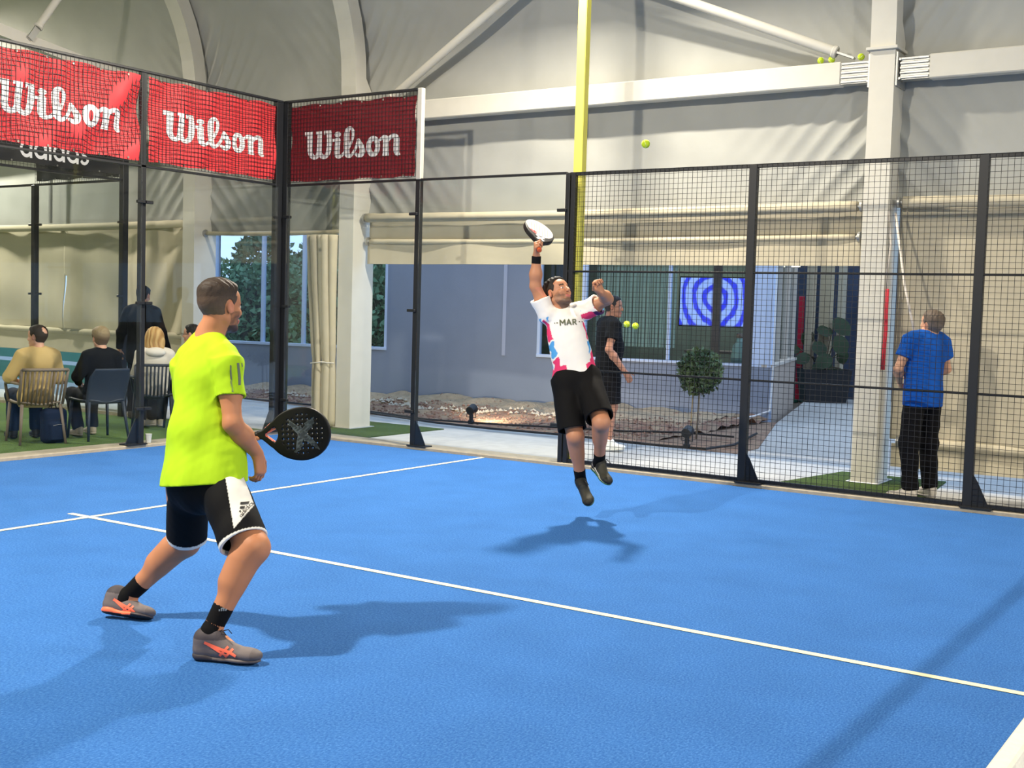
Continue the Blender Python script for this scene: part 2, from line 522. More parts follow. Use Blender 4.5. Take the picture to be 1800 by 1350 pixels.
def decal(name, strokes, bvh, origin, ex, ey, scale, proj, mat_, parent, lift=.0025):
    """strokes in 2D placed on plane (origin,ex,ey), projected along proj onto a surface"""
    V, F = strokes_mesh(strokes); proj = nrm(proj); P = []
    for v in V:
        q = np.asarray(origin)+(np.asarray(ex)*v[0]+np.asarray(ey)*v[1])*scale
        h = bvh.ray_cast(Vector(q-proj*.35), Vector(proj), .7)
        if h[0] is None:
            h = bvh.find_nearest(Vector(q))
        P.append(np.array(h[0])-proj*lift)
    mb = MB(); mb.add(P, F); return mb.build(name, mat_, parent)

def const(c):
    c = np.array(lin(c)); return lambda V: np.tile(c, (len(V), 1))
def fold(P, freq, amp, d, seed=0):
    """soft cloth wrinkle: sines along direction d with warping"""
    d = nrm(d); a = P@d
    w = np.sin(P[:, 0]*9+seed)*.05+np.sin(P[:, 1]*11+seed*2)*.05+np.sin(P[:, 2]*7+seed*3)*.05
    return amp*np.sin((a+w)*freq)*(.5+.5*np.sin(P[:, 2]*8+P[:, 0]*10+seed*5))
def vnoise(P, s, seed=0):
    r = np.random.default_rng(seed); o = np.zeros(len(P))
    for i in range(6):
        k = r.normal(size=3); k = k/np.linalg.norm(k)*s*(1+.5*i); o += np.sin(P@k+r.uniform(0, 6.28))/(1+.5*i)
    return o/3

# ------------------------------------------------------------------ people
def frame(f, u):
    f = nrm(f); u = np.asarray(u, float); u = nrm(u-f*(u@f)); l = np.cross(u, f)
    return np.stack([f, l, u], 1)       # columns: forward, left, up
def head_prims(v, c, R, s=1.0, beard=0):
    g = lambda x, y, z: c+R@(np.array([x, y, z])*s)
    E = lambda p, r, k=.015, op='u': v.ell(g(*p), np.array(r)*s, R, k*s, op)
    E((-.016, 0, .035), (.098, .077, .088), .02)
    E((.02, 0, -.03), (.068, .060, .080), .03)
    E((.045, 0, .045), (.045, .058, .045), .03)
    v.cap(g(-.01, .052, -.055), g(.058, .018, -.098), .018*s, .018*s, .02*s); v.cap(g(-.01, -.052, -.055), g(.058, -.018, -.098), .018*s, .018*s, .02*s)
    E((.068, 0, -.098), (.022, .024, .020), .015)
    for y in (1, -1):
        v.cap(g(.082, .012*y, .020), g(.070, .045*y, .017), .009*s, .008*s, .012*s)
        E((.062, .036*y, -.026), (.024, .022, .020), .02)
        v.ell(g(.094, .031*y, .002), np.array((.014, .017, .010))*s, R, .008*s, 's')
        E((.078, .031*y, .001), (.0115, .0125, .0115), .002)
        E((.100, .010*y, -.032), (.010, .008, .007), .006)
    v.cap(g(.086, 0, .014), g(.108, 0, -.026), .008*s, .0115*s, .012*s)
    v.cap(g(.086, -.016, -.063), g(.086, .016, -.063), .0075*s, .0075*s, .008*s)
    v.cap(g(.083, -.014, -.073), g(.083, .014, -.073), .0075*s, .0075*s, .006*s)
    for y in (1, -1):
        Re = R@np.array(Matrix.Rotation(math.radians(18*y), 3, 'Z'))
        v.ell(g(-.006, .080*y, -.004), np.array((.018, .007, .031))*s, Re, .006*s)
        v.ell(g(-.002, .089*y, .000), np.array((.010, .006, .018))*s, Re, .004*s, 's')
def hair_vol(c, R, s, tfun, mode='short'):
    """thickness function in head-local coords (meters/s)"""
    v = Vol(); g = lambda x, y, z: c+R@(np.array([x, y, z])*s)
    v.ell(g(-.016, 0, .035), np.array((.098, .077, .088))*s, R, .02*s)
    v.ell(g(.045, 0, .045), np.array((.045, .058, .045))*s, R, .03*s)
    v.ell(g(.0, 0, -.03), np.array((.068, .058, .080))*s, R, .03*s)
    def f(P, D):
        q = ((P-c)@R)/s
        return D - tfun(q, P)*s
    v.fn(f, 'r'); v.p[-1] = ('f', f, None, 0, 0, 0, 'r')
    return v
def hand(v, wr, d, n, t, s=1.0, curl=(.5, .6, .5), spread=0.0, tcurl=.5, tdir=None, r0=.0088):
    """wrist, direction, palm normal, thumb side"""
    wr = np.asarray(wr, float); d = nrm(d); n = nrm(np.asarray(n)-d*(np.asarray(n)@d)); t = nrm(np.asarray(t)-d*(np.asarray(t)@d)-n*(np.asarray(t)@n))
    offs = (.029, .010, -.010, -.029); ln = (.074, .084, .078, .062); kn = (.092, .096, .091, .083)
    K = []
    for i in range(4):
        a = wr+(d*.012+t*offs[i]*.55)*s; b = wr+(d*kn[i]+t*offs[i])*s; K.append(b)
        v.cap(a, b, .015*s, .0125*s, .016*s)
    v.cap(wr-d*.012*s, wr+d*.02*s, .026*s, .027*s, .012*s, flat=n, fl=.68)
    v.ell(wr+(d*.045+t*.022+n*.006)*s, np.array((.032, .016, .014))*s, np.stack([d, t, n], 1), .014*s)
    for i in range(4):
        p = K[i]; ang = 0; sp = spread*(1.5-i)
        L = ln[i]*s; dd = d+t*sp; dd = nrm(dd)
        for j, fr in enumerate((.45, .31, .24)):
            ang += curl[j] if not hasattr(curl[j], '__len__') else curl[j][i]
            u = dd*math.cos(ang)+n*math.sin(ang); q = p+u*L*fr
            v.cap(p, q, (r0-.0008*j)*s, (r0-.0008*(j+1))*s, .004*s if j else .006*s); p = q
    b = wr+(d*.028+t*.028)*s
    u = nrm(d*.62+t*.75+n*.25) if tdir is None else nrm(tdir)
    p = b+u*.045*s; v.cap(wr+(d*.018+t*.016)*s, b, .014*s, .014*s, .012*s); v.cap(b, p, .0135*s, .011*s, .01*s)
    u2 = nrm(u*math.cos(tcurl)+(d*.6+n*.7-t*.4)*math.sin(tcurl)); q = p+u2*.033*s
    v.cap(p, q, .0105*s, .009*s, .004*s); v.cap(q, q+nrm(u2+d*.2)*.02*s, .009*s, .007*s, .004*s)

def torso_axes(J):
    up = nrm(J['neck']-J['pelvis']); left = J['LS']-J['RS']; left = nrm(left-up*(left@up)); f = np.cross(left, up)
    return f, left, up
def torso_prims(v, J, s, infl=0.0, k=.05, belly=0.0, low=0.0):
    f, l, u = torso_axes(J)
    lp = J['LH']-J['RH']; lp = nrm(lp-u*(lp@u)); fp = np.cross(lp, u)
    R = np.stack([f, l, u], 1); Rp = np.stack([fp, lp, u], 1)
    H = np.linalg.norm(J['neck']-J['pelvis'])
    sh = .5*(J['LS']+J['RS']); sw = np.linalg.norm(J['LS']-J['RS'])
    c1 = J['neck']-u*H*.30
    v.ell(c1+f*.005*s, (.112*s+infl, .5*sw+.0*s+infl*.6, .19*s+infl), R, k)
    c2 = J['neck']-u*H*.62
    v.ell(c2+f*(.012+belly*.5)*s, (.105*s+infl+belly, .142*s+infl+belly*.4, .19*s+infl), R, k)
    v.ell(J['pelvis']+u*.01, (.112*s+infl+belly*.3, .155*s+infl, .145*s+infl+low), Rp, k)
    return f, l, u
def body_vol(J, s=1.0, headR=None, hs=1.0, neckr=.056, hands=None, arm=1.0, leg=1.0):
    v = Vol()
    f, l, u = torso_prims(v, J, s)
    for S in 'LR': v.cap(J[S+'S']*.85+J['neck']*.15, J[S+'S'], .055*s*arm, .054*s*arm, .04*s)
    for S in 'LR': v.cap(J['neck']+u*.02*s, J[S+'S']-u*0.0, .042*s, .042*s*arm, .04*s)
    h = J['head']; R = headR
    nb = h+R@np.array([-.022, 0, -.05])*hs
    v.cap(nb, J['neck']-u*.03*s, neckr*s, (neckr+.006)*s, .02)
    head_prims(v, h, R, hs)
    for S in 'LR':
        a, b, c = J[S+'S'], J[S+'E'], J[S+'W']
        v.cap(a, b, .050*s*arm, .039*s*arm, .02*s)
        m = a*.55+b*.45; v.ell(m+f*.008*s, (.045*s*arm,)*3, None, .04*s)
        d = nrm(c-b)
        v.cap(b, b+d*.09*s, .040*s*arm, .042*s*arm, .02*s); v.cap(b+d*.09*s, c, .042*s*arm, .027*s*arm, .03*s)
        if hands and S in hands: hand(v, c, **hands[S])
        a, b, c = J[S+'H'], J[S+'K'], J[S+'A']
        v.cap(a, b, .088*s*leg, .058*s*leg, .04*s)
        fk = nrm(J[S+'T']-J[S+'A']); ax = nrm(c-b); fk = nrm(fk-ax*(fk@ax))
        v.ell(b+fk*.012*s, (.05*s*leg,)*3, None, .03*s)
        v.cap(b, c, .050*s*leg, .037*s*(.5+.5*leg), .03*s)
        m = b*.70+c*.30; v.cap(m-fk*.024*s-ax*.05*s, m-fk*.026*s+ax*.05*s, .050*s*leg, .042*s*leg, .05*s)
        v.cap(c-ax*.03*s, c, .036*s, .038*s, .02*s)
        fd = J[S+'T']-J[S+'Q']; fn_ = J[S+'A']-J[S+'Q']; fn_ = nrm(fn_-fd*(fn_@fd)/(fd@fd))
        v.cap(c, J[S+'Q']+fd*.70+fn_*.034*s, .034*s, .022*s, .02*s)
    return v
def shoe(name, J, S, s, cols, parent, vox=.006, ground=None, sole_n=None):
    """shoe with sole and upper; J[S+'A'] ankle, J[S+'T'] toe tip, J[S+'Q'] heel bottom"""
    A_ = J[S+'A']; T = J[S+'T']; Q = J[S+'Q']
    d = nrm(T-Q); n = A_-Q; n = nrm(n-d*(n@d)) if sole_n is None else nrm(np.asarray(sole_n)-d*(np.asarray(sole_n)@d)); w = np.cross(n, d)
    L = np.linalg.norm(T-Q); R = np.stack([d, w, n], 1)
    g = lambda x, y, z: Q+d*x*L+w*y*s+n*z*s
    v = Vol()
    v.cap(g(.14, 0, .05), g(.17, 0, .100), .043*s, .043*s, .02); v.cap(g(.14, 0, .09), g(.34, 0, .105), .040*s, .036*s, .02)
    v.cap(g(.14, 0, .045), g(.45, .0, .045), .038*s, .040*s, .02)
    v.cap(g(.22, 0, .098), g(.62, 0, .050), .036*s, .030*s, .03)
    v.ell(g(.72, .004, .040), (.27*L, .046*s, .028*s), R, .02)
    v.ell(g(.81, .0, .036), (.195*L, .041*s, .023*s), R, .02)
    v.plane(g(0, 0, .012), -n, .0)
    v.cap(A_, A_+nrm(A_-g(.2, 0, .04))*.1, .030*s, .036*s, .01, 's')
    up = volobj(name, v, vox, vcol_mat('shoe_cloth', .65, .25, 250), parent, cols['upper'](g, d, w, n, Q, L), 1)
    v2 = Vol()
    v2.cap(g(.13, 0, .014), g(.45, 0, .012), .040*s, .036*s, .02, flat=n, fl=.5)
    v2.ell(g(.70, .003, .015), (.29*L, .051*s, .017*s), R, .02)
    v2.ell(g(.16, 0, .022), (.15*L, .043*s, .024*s), R, .02)
    v2.plane(g(0, 0, .032), n, .004); v2.plane(g(0, 0, -.002), -n, .004)
    volobj('sole', v2, vox, vcol_mat('shoe_rubber', .5, .1, 200), up, cols['sole'](g, d, w, n, Q, L), 1)
    return up, g, R

# =================================================================== materials of the place
def turf_mat(name, base, dark, light, nscale=90, bump=.6, stretch=None):
    m, nt, b = new_mat(name); N = nt.nodes; L = nt.links
    tc = N.new('ShaderNodeTexCoord'); mp = N.new('ShaderNodeMapping'); L.new(tc.outputs['Object'], mp.inputs[0])
    if stretch: mp.inputs['Scale'].default_value = stretch
    n1 = N.new('ShaderNodeTexNoise'); n1.inputs['Scale'].default_value = nscale; n1.inputs['Detail'].default_value = 5; n1.inputs['Roughness'].default_value = .7
    n2 = N.new('ShaderNodeTexNoise'); n2.inputs['Scale'].default_value = 2.2; n2.inputs['Detail'].default_value = 3
    L.new(mp.outputs[0], n1.inputs['Vector']); L.new(tc.outputs['Object'], n2.inputs['Vector'])
    cr = N.new('ShaderNodeValToRGB'); e = cr.color_ramp.elements
    e[0].position = .32; e[0].color = (*lin(dark), 1); e[1].position = .68; e[1].color = (*lin(light), 1)
    md = cr.color_ramp.elements.new(.5); md.color = (*lin(base), 1)
    L.new(n1.outputs[0], cr.inputs[0])
    mx = N.new('ShaderNodeMix'); mx.data_type = 'RGBA'; mx.blend_type = 'MULTIPLY'; mx.inputs['Factor'].default_value = 1
    r2 = N.new('ShaderNodeMapRange'); r2.inputs[1].default_value = .3; r2.inputs[2].default_value = .7; r2.inputs[3].default_value = .93; r2.inputs[4].default_value = 1.05
    L.new(n2.outputs[0], r2.inputs[0]); L.new(cr.outputs[0], mx.inputs['A']); L.new(r2.outputs[0], mx.inputs['B'])
    L.new(mx.outputs['Result'], b.inputs['Base Color']); b.inputs['Roughness'].default_value = .95; b.inputs['Specular IOR Level'].default_value = .1
    bp = N.new('ShaderNodeBump'); bp.inputs['Strength'].default_value = bump; bp.inputs['Distance'].default_value = .012
    L.new(n1.outputs[0], bp.inputs['Height']); L.new(bp.outputs[0], b.inputs['Normal'])
    MATS[name] = m; return m
COURT = turf_mat('court_turf_blue', (57, 109, 178), (42, 90, 158), (84, 136, 199), 70, .7, (1, 1.6, 1))
GRASS = turf_mat('green_turf', (90, 114, 62), (60, 84, 42), (116, 140, 84), 70, .8)
MAT_ = turf_mat('turf_mat_olive', (66, 84, 44), (48, 62, 32), (88, 106, 62), 60, .8)
LINE = mat('line_paint', (234, 228, 190), .9, noise=.08, nscale=80, bump=.3, bscale=200)
KERB = mat('concrete_kerb', (168, 158, 140), .85, noise=.15, nscale=14, bump=.25, bscale=60)
PAVE = mat('pale_paving', (176, 176, 174), .8, noise=.12, nscale=7, bump=.2, bscale=40)
MEMB = mat('membrane_fabric', (168, 169, 164), .75, noise=.05, nscale=3, bump=.10, bscale=9, spec=.25)
CURT = mat('curtain_fabric', (192, 183, 160), .8, noise=.06, nscale=5, bump=.12, bscale=12, spec=.2)
STEEL = mat('white_steel', (204, 201, 190), .5, spec=.4, noise=.04, nscale=6)
ALU = mat('aluminium', (176, 176, 172), .42, metal=.6, noise=.08, nscale=9)
BLACK = mat('black_powder_coat', (24, 26, 30), .45, spec=.4)
WIRE = mat('black_wire', (22, 22, 26), .5, spec=.4)
YELLOW = mat('yellow_paint', (218, 210, 92), .5, noise=.04, nscale=5)
BOLT = mat('bolt_steel', (170, 168, 160), .3, metal=.9)
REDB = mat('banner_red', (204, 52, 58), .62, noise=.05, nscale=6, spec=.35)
BANW = mat('banner_white', (240, 238, 236), .7)
DARKB = mat('banner_black', (30, 31, 33), .6, noise=.1, nscale=5)
GLASS = glass_mat('court_glass', (.95, .965, .965), 0.0, .2)
PANE = glass_mat('window_glass', (.90, .95, .98), 0.0, .5)

def struct(o): o['kind'] = 'structure'; return o

# =================================================================== ground
mb = MB()
mb.bx(0, 10, 0, 20, -.12, 0.0, mi=0)
lw = .025
SY = 3.05
def ln(x0, x1, y0, y1): mb.add([(x0, y0, .003), (x1, y0, .003), (x1, y1, .003), (x0, y1, .003)], [(0, 1, 2, 3)], 1)
ln(0.02, 9.98, SY-lw, SY+lw); ln(5-lw, 5+lw, SY-.22, SY-lw); ln(5-lw, 5+lw, SY+lw, 16.95-lw); ln(5-lw, 5+lw, 16.95+lw, 17.17); ln(0.02, 9.98, 16.95-lw, 16.95+lw)
struct(mb.build('floor', [COURT, LINE]))
def flat(name, poly, z, m, th=.12):
    b = MB(); b.prism([(x, y) for x, y in poly], th, (0, 0, z-th)); return b.build(name, m)
mb = MB()
mb.bx(-.30, 10.3, -.30, -.0, -.12, .035, .008); mb.bx(-.30, 0.0, 0, 20, -.12, .035, .008); mb.bx(10.0, 10.3, 0, 20, -.12, .035, .008)
mb.build('kerb', KERB)['kind'] = 'structure'
mb = MB(); mb.bx(-.25, 0.0, -22, -2.6, -.12, .05, .008); mb.build('kerb', KERB)['kind'] = 'structure'
# turf of the neighbouring court and of the strip where the spectators sit
struct(flat('lawn', [(0, -.3), (0, -22), (14, -22), (14, -.3)], 0.0, GRASS))
struct(flat('lawn', [(-.25, -.3), (0, -.3), (0, -2.6), (-.25, -2.6)], 0.0, GRASS))
struct(flat('paving', [(-3.4, -24), (-.25, -24), (-.25, -.3), (-.3, -.3), (-.3, 24), (-2.2, 24), (-2.5, 4.8), (-2.6, 1), (-2.9, -1.2), (-3.4, -4.5)], 0.0, PAVE))
struct(flat('lawn', [(-.36, 6.15), (-1.75, 6.38), (-1.78, 7.42), (-.36, 7.56)], 0.012, MAT_, .03))
struct(flat('lawn', [(-.36, .46), (-1.2, -.36), (-2.0, -.36), (-2.0, 1.0), (-.45, .98)], 0.012, MAT_, .03))
# way to the entrance of the building
struct(flat('path', [(-2.2, 24), (-2.5, 4.8), (-3.2, 4.86), (-6.69, 3.72), (-14, 1.7), (-22, 1.7), (-22, 24)], -.004, mat('entrance_paving', (178, 172, 164), .8, noise=.14, nscale=6, bump=.15)))
GR2 = turf_mat('outer_lawn', (52, 104, 84), (40, 86, 70), (70, 124, 100), 30, .6)
struct(flat('lawn', [(-3.4, -5.6), (-3.4, -24), (-6.9, -24), (-6.9, -5.6)], .0, GR2))
struct(flat('path', [(-6.9, -5.6), (-6.9, -24), (-7.9, -24), (-7.9, -5.6)], .0, PAVE))
struct(flat('lawn', [(-7.9, -5.6), (-7.9, -60), (-40, -60), (-40, 1.7), (-9, 1.7)], -.01, GR2))
struct(flat('ground', [(-60, -70), (60, -70), (60, 60), (-60, 60)], -.14, mat('earth', (120, 104, 86), .9, noise=.2, nscale=3)))
# gravel bed along the facade
struct(flat('ground', [(-2.45, 4.9), (-2.6, 1), (-2.9, -1.2), (-3.4, -4.5), (-3.4, -6.3), (-4.6, -6.4), (-6.69, 3.72), (-3.2, 4.86)], .004, mat('soil_base', (128, 96, 78), .95, col2=(150, 124, 100), nscale=6, bump=.8, bscale=40), .1))
def bedz(x, y): return .015+.03*math.sin(x*5.1+y*3.3)*math.sin(y*4.1-x*2)+.012*math.sin(x*17+y*13)+.02
def fx(s, off_=0.0): return np.array([-5.94-.196*s+.98*off_, .98*s+.196*off_, 0.0])
def bed(u, v):
    s = -6.3+u*10.0; a = fx(s); yy = a[1]
    xf = np.interp(yy, [-6.2, -4.06, -1.17, .88, 2.36, 3.73, 4.8], [-3.5, -3.36, -2.95, -2.69, -2.57, -2.66, -3.0])
    if yy > 3.62: xf = np.interp(yy, [3.62, 3.80], [-2.7, -6.3])
    x = xf+(a[0]+.05-xf)*v; return (x, yy, bedz(x, yy)*min(1, v*12)*(.4+v*1.8))
BED = mat('gravel_soil', (128, 92, 76), .95, col2=(156, 134, 108), nscale=5, bump=1.0, bscale=34)
o = grid_mesh('gravel_bed', bed, 160, 50, BED); tag(o, 'reddish brown gravel and soil bed along the grey building', 'gravel bed', kind='stuff')
def sand(u, v):
    p = bed(u*.955, .56+.44*v+.03*math.sin(u*60)*(1-v)); return (p[0], p[1], p[2]+.02-.03*(1-min(1, v*6)))
o = grid_mesh('sand_strip', sand, 120, 16, mat('sand_tan', (176, 154, 126), .95, noise=.25, nscale=14, bump=.9, bscale=40)); tag(o, 'tan sandy strip along the foot of the grey building', 'sand', kind='stuff')
# stones, more and paler towards the wall
mb = MB(); R_ = np.random.default_rng(3)
def stone(c, r, b=mb):
    k = R_.uniform(.6, 1.25, (6, 3)); c = np.asarray(c)
    v = [c+np.array(d)*r*kk for d, kk in zip([(1, 0, 0), (-1, 0, 0), (0, 1, 0), (0, -1, 0), (0, 0, .8), (0, 0, -.5)], k)]
    b.add(v, [(0, 2, 4), (2, 1, 4), (1, 3, 4), (3, 0, 4), (2, 0, 5), (1, 2, 5), (3, 1, 5), (0, 3, 5)])
for i in range(3600):
    u, v = R_.uniform(.0, .98), R_.uniform(.04, .96); p = bed(u, v); stone((p[0], p[1], p[2]+.006), R_.uniform(.01, .03))
o = mb.build('pebbles', mat('pebble_brown', (150, 116, 100), .9, col2=(110, 84, 72), nscale=9)); tag(o, 'loose reddish pebbles scattered over the garden bed', 'pebbles', kind='stuff')
mb = MB()
for i in range(300):
    s = R_.uniform(-4.5, 1.4); v = .45+.07*math.sin(s*2.2)+R_.normal()*.045; u = (s+6.3)/10; p = bed(u, v); stone((p[0], p[1], p[2]+.015), R_.uniform(.02, .05), mb)
o = mb.build('white_pebbles', mat('pebble_white', (186, 176, 160), .85, noise=.1)); tag(o, 'row of white pebbles winding through the garden bed', 'pebbles', kind='stuff')

# =================================================================== building behind the hall
WALLG = mat('grey_lilac_render', (134, 143, 162), .85, noise=.05, nscale=2.5, bump=.08, bscale=60)
TRIMW = mat('pale_blue_frame', (196, 210, 236), .5)
FN = np.array([.98, .196, 0.0]); FD = np.array([-.196, .98, 0.0])
FR = np.stack([FD, FN, [0, 0, 1]], 1)
def fbox(b, s0, s1, z0, z1, o0, o1, mi=None, bev=0):
    c = fx((s0+s1)/2, (o0+o1)/2)+np.array([0, 0, (z0+z1)/2]); b.box(c, ((s1-s0)/2, (o1-o0)/2, (z1-z0)/2), FR, bev, mi)
b = MB()
fbox(b, -6.7, 3.68, -.1, .83, -.22, 0); fbox(b, -2.87, -.11, .83, 3.5, -.22, 0); fbox(b, -6.9, -6.47, -.1, 3.5, -.22, 0)
fbox(b, -6.9, 3.68, 2.95, 3.6, -.22, 0); fbox(b, .43, .67, .83, 3.0, -.22, .004, 1); fbox(b, 3.43, 3.68, .83, 3.0, -.22, .004, 1)
struct(b.build('wall_facade', [WALLG, TRIMW]))
b = MB(); fbox(b, -.72, -.66, .83, 3.2, 0, .012); fbox(b, -6.8, 3.68, .0, .03, 0, .014); b.build('trim_1', mat('wall_trim', (170, 176, 196), .7))['kind'] = 'structure'
def window(n, s0, s1, z0, z1, mull, w=.05, m=TRIMW):
    e = empty('window_%d' % n, fx((s0+s1)/2)); struct(e)
    b = MB(); fbox(b, s0, s1, z0, z0+w, -.1, .02, bev=.004); fbox(b, s0, s1, z1-w, z1, -.1, .0); fbox(b, s0, s0+w, z0+w, z1-w, -.1, .0); fbox(b, s1-w, s1, z0+w, z1-w, -.1, .0)
    for q in mull: fbox(b, q-w/2, q+w/2, z0+w, z1-w, -.09, -.01)
    b.build('window_frame', m, e); b = MB(); fbox(b, s0+w, s1-w, z0+w, z1-w, -.06, -.055); b.build('pane', PANE, e)
window(1, -6.47, -2.87, .83, 2.95, [-5.41, -4.56]); window(2, -.11, .43, .83, 2.95, []); window(3, .67, 3.43, .83, 2.95, [2.07], .04)
# side of the building along the entrance way
SD = nrm(np.array([-.965, -.262, 0])); SN = np.array([-SD[1], SD[0], 0])*-1
C0 = fx(3.68)
SRm = np.stack([SD, np.cross([0, 0, 1], SD), [0, 0, 1]], 1)
def sbox(b, t0, t1, z0, z1, o0, o1, mi=None):
    c = C0+SD*(t0+t1)/2+np.cross([0, 0, 1], SD)*(-(o0+o1)/2)+np.array([0, 0, (z0+z1)/2]); b.box(c, ((t1-t0)/2, abs(o1-o0)/2, (z1-z0)/2), SRm, 0, mi)
b = MB(); sbox(b, .21, 3.8, -.1, .83, -.2, 0.0, 0); sbox(b, .21, 3.8, 2.95, 3.6, -.2, 0.0, 0)
struct(b.build('wall_side', [mat('side_render', (168, 152, 138), .85, noise=.06, bump=.1)]))
e = empty('window_4', C0+SD*2.5); struct(e)
b = MB(); sbox(b, 0, 3.8, .83, .87, -.14, .03); [sbox(b, t, t+.05, .87, 2.95, -.12, -.02) for t in (.02, 1.3, 2.6, 3.75)]
b.build('window_frame', mat('frame_beige', (190, 180, 168), .6), e); b = MB(); sbox(b, 0, 3.8, .87, 2.95, -.08, -.075); b.build('pane', PANE, e)
# room behind windows 2 and 3
ROOMW = mat('room_wall_green', (78, 92, 84), .8, noise=.2, nscale=3); DARKW = mat('room_dark', (46, 44, 44), .8, noise=.2)
b = MB(); fbox(b, -1.6, 3.22, -.1, 3.3, -3.7, -3.56); b.build('wall_room_back', ROOMW)['kind'] = 'structure'
b = MB(); fbox(b, -1.75, -1.6, -.1, 3.3, -3.7, -.22); b.build('wall_room_side', ROOMW)['kind'] = 'structure'
b = MB(); fbox(b, -1.6, 3.2, 3.1, 3.3, -3.56, -.22); b.build('ceiling_room', mat('room_ceiling', (120, 118, 112), .8))['kind'] = 'structure'
b = MB(); fbox(b, -1.6, 3.2, .0, .02, -3.56, -.22); b.build('floor_room', DARKW)['kind'] = 'structure'
# slatted blinds hung on the room side
bl = thing('vertical_blind', 'grey green vertical blind inside the long window, left of its mullion', 'blind', fx(1.3, -.5))
b = MB()
for i in range(24): fbox(b, .72+i*.056, .72+i*.056+.036, 1.05, 2.35, -.52-.02*(i % 2), -.50-.02*(i % 2))
b.build('slats', mat('blind_green', (150, 172, 158), .7), bl); b = MB(); fbox(b, .70, 2.06, 2.35, 2.39, -.54, -.48); b.build('headrail', mat('blind_rail', (160, 168, 150), .6), bl)
bl = thing('vertical_blind', 'dark blue grey curtain behind the narrow window beside the jumping player', 'blind', fx(.2, -.4))
b = MB()
for i in range(6): fbox(b, -.05+i*.08, -.05+i*.08+.055, .9, 2.8, -.42-.03*(i % 2), -.40-.03*(i % 2))
b.build('slats', mat('blind_blue', (70, 80, 96), .7), bl)
# wall screen with blue rings
def swirl_mat():
    m, nt, bb = new_mat('screen_swirl'); N = nt.nodes; L = nt.links
    tc = N.new('ShaderNodeTexCoord'); mp = N.new('ShaderNodeMapping'); L.new(tc.outputs['Object'], mp.inputs[0])
    mp.inputs['Location'].default_value = (.03, 0, -.02); mp.inputs['Scale'].default_value = (1, 1, .8)
    wv = N.new('ShaderNodeTexWave'); wv.wave_type = 'RINGS'; wv.rings_direction = 'Y'; wv.inputs['Scale'].default_value = 1.9; wv.inputs['Distortion'].default_value = 6.0; wv.inputs['Detail'].default_value = 4.0; wv.inputs['Detail Scale'].default_value = .9
    L.new(mp.outputs[0], wv.inputs[0]); cr = N.new('ShaderNodeValToRGB'); e = cr.color_ramp.elements
    e[0].position = .25; e[0].color = (*lin((42, 56, 226)), 1); e[1].position = .6; e[1].color = (*lin((150, 178, 246)), 1)
    L.new(wv.outputs[0], cr.inputs[0]); L.new(cr.outputs[0], bb.inputs['Emission Color']); bb.inputs['Emission Strength'].default_value = 1.15
    bb.inputs['Base Color'].default_value = (.02, .02, .03, 1); MATS['screen_swirl'] = m; return m
sc_ = thing('wall_screen', 'large lit screen showing blue and white rings behind the long window', 'screen')
sc_.location = tuple(fx(2.66, -.75)+np.array([0, 0, 1.80])); sc_.rotation_euler = (0, 0, math.atan2(FD[1], FD[0]))
def child_local(b, name, m, parent):
    o = b.build(name, m); o.parent = parent; return o
b = MB(); b.bx(-.62, .62, -.03, .03, -.40, .40, .006); child_local(b, 'housing', BLACK, sc_)
b = MB(); b.add([(.60, -.032, -.38), (-.60, -.032, -.38), (-.60, -.032, .38), (.60, -.032, .38)], [(0, 1, 2, 3)]); o = child_local(b, 'display', swirl_mat(), sc_)
P_ = thing('room_pillar', 'narrow brown pillar standing in front of the blue ringed screen', 'pillar', fx(2.77, -.62))
b = MB(); fbox(b, 2.62, 2.74, .0, 3.1, -.66, -.58); b.build('shaft', mat('pillar_brown', (92, 78, 70), .7, noise=.2, nscale=8), P_)
P_ = thing('dining_table', 'dark table inside the building under the blue ringed screen', 'table', fx(2.7, -.95))
b = MB(); fbox(b, 2.15, 3.35, .98, 1.02, -1.3, -.75); b.build('tabletop', mat('table_wood', (84, 70, 60), .5), P_)
for q in (2.2, 3.3):
    b = MB(); fbox(b, q-.025, q+.025, 0, .98, -1.05, -1.0); b.build('leg', DARKW, P_)
P_ = thing('glass_jar', 'pale green tapered jar behind the long window, right of the round bush', 'jar', fx(3.1, -.45)+np.array([0, 0, .83]))
b = MB(); b.lathe([(.13, 0), (.125, .12), (.10, .3), (.05, .36), (.045, .42)], fx(3.1, -.45)+np.array([0, 0, .83]), 20); b.build('body', mat('jar_green', (132, 158, 140), .35), P_, True)
b = MB(); b.lathe([(.05, .42), (.05, .48), (.03, .49)], fx(3.1, -.45)+np.array([0, 0, .83]), 14); b.build('lid', mat('jar_lid', (130, 104, 84), .5), P_, True)
P_ = thing('shelf_ledge', 'dark ledge inside the long window carrying the green jar', 'shelf', fx(2.05, -.4)+np.array([0, 0, .7])); 
b = MB(); fbox(b, .72, 3.4, .79, .83, -.75, -.22); b.build('board', DARKW, P_)
for q in (.9, 3.2):
    b = MB(); fbox(b, q-.02, q+.02, 0, .79, -.7, -.66); b.build('leg', DARKW, P_)
ld = bpy.data.lights.new('room_light', 'AREA'); ld.size = 1.5; ld.energy = 90; ld.color = (1, .95, .85); lo = bpy.data.objects.new('room_lamp', ld); COL.objects.link(lo); lo.location = tuple(fx(1.6, -2.2)+np.array([0, 0, 3.05]))

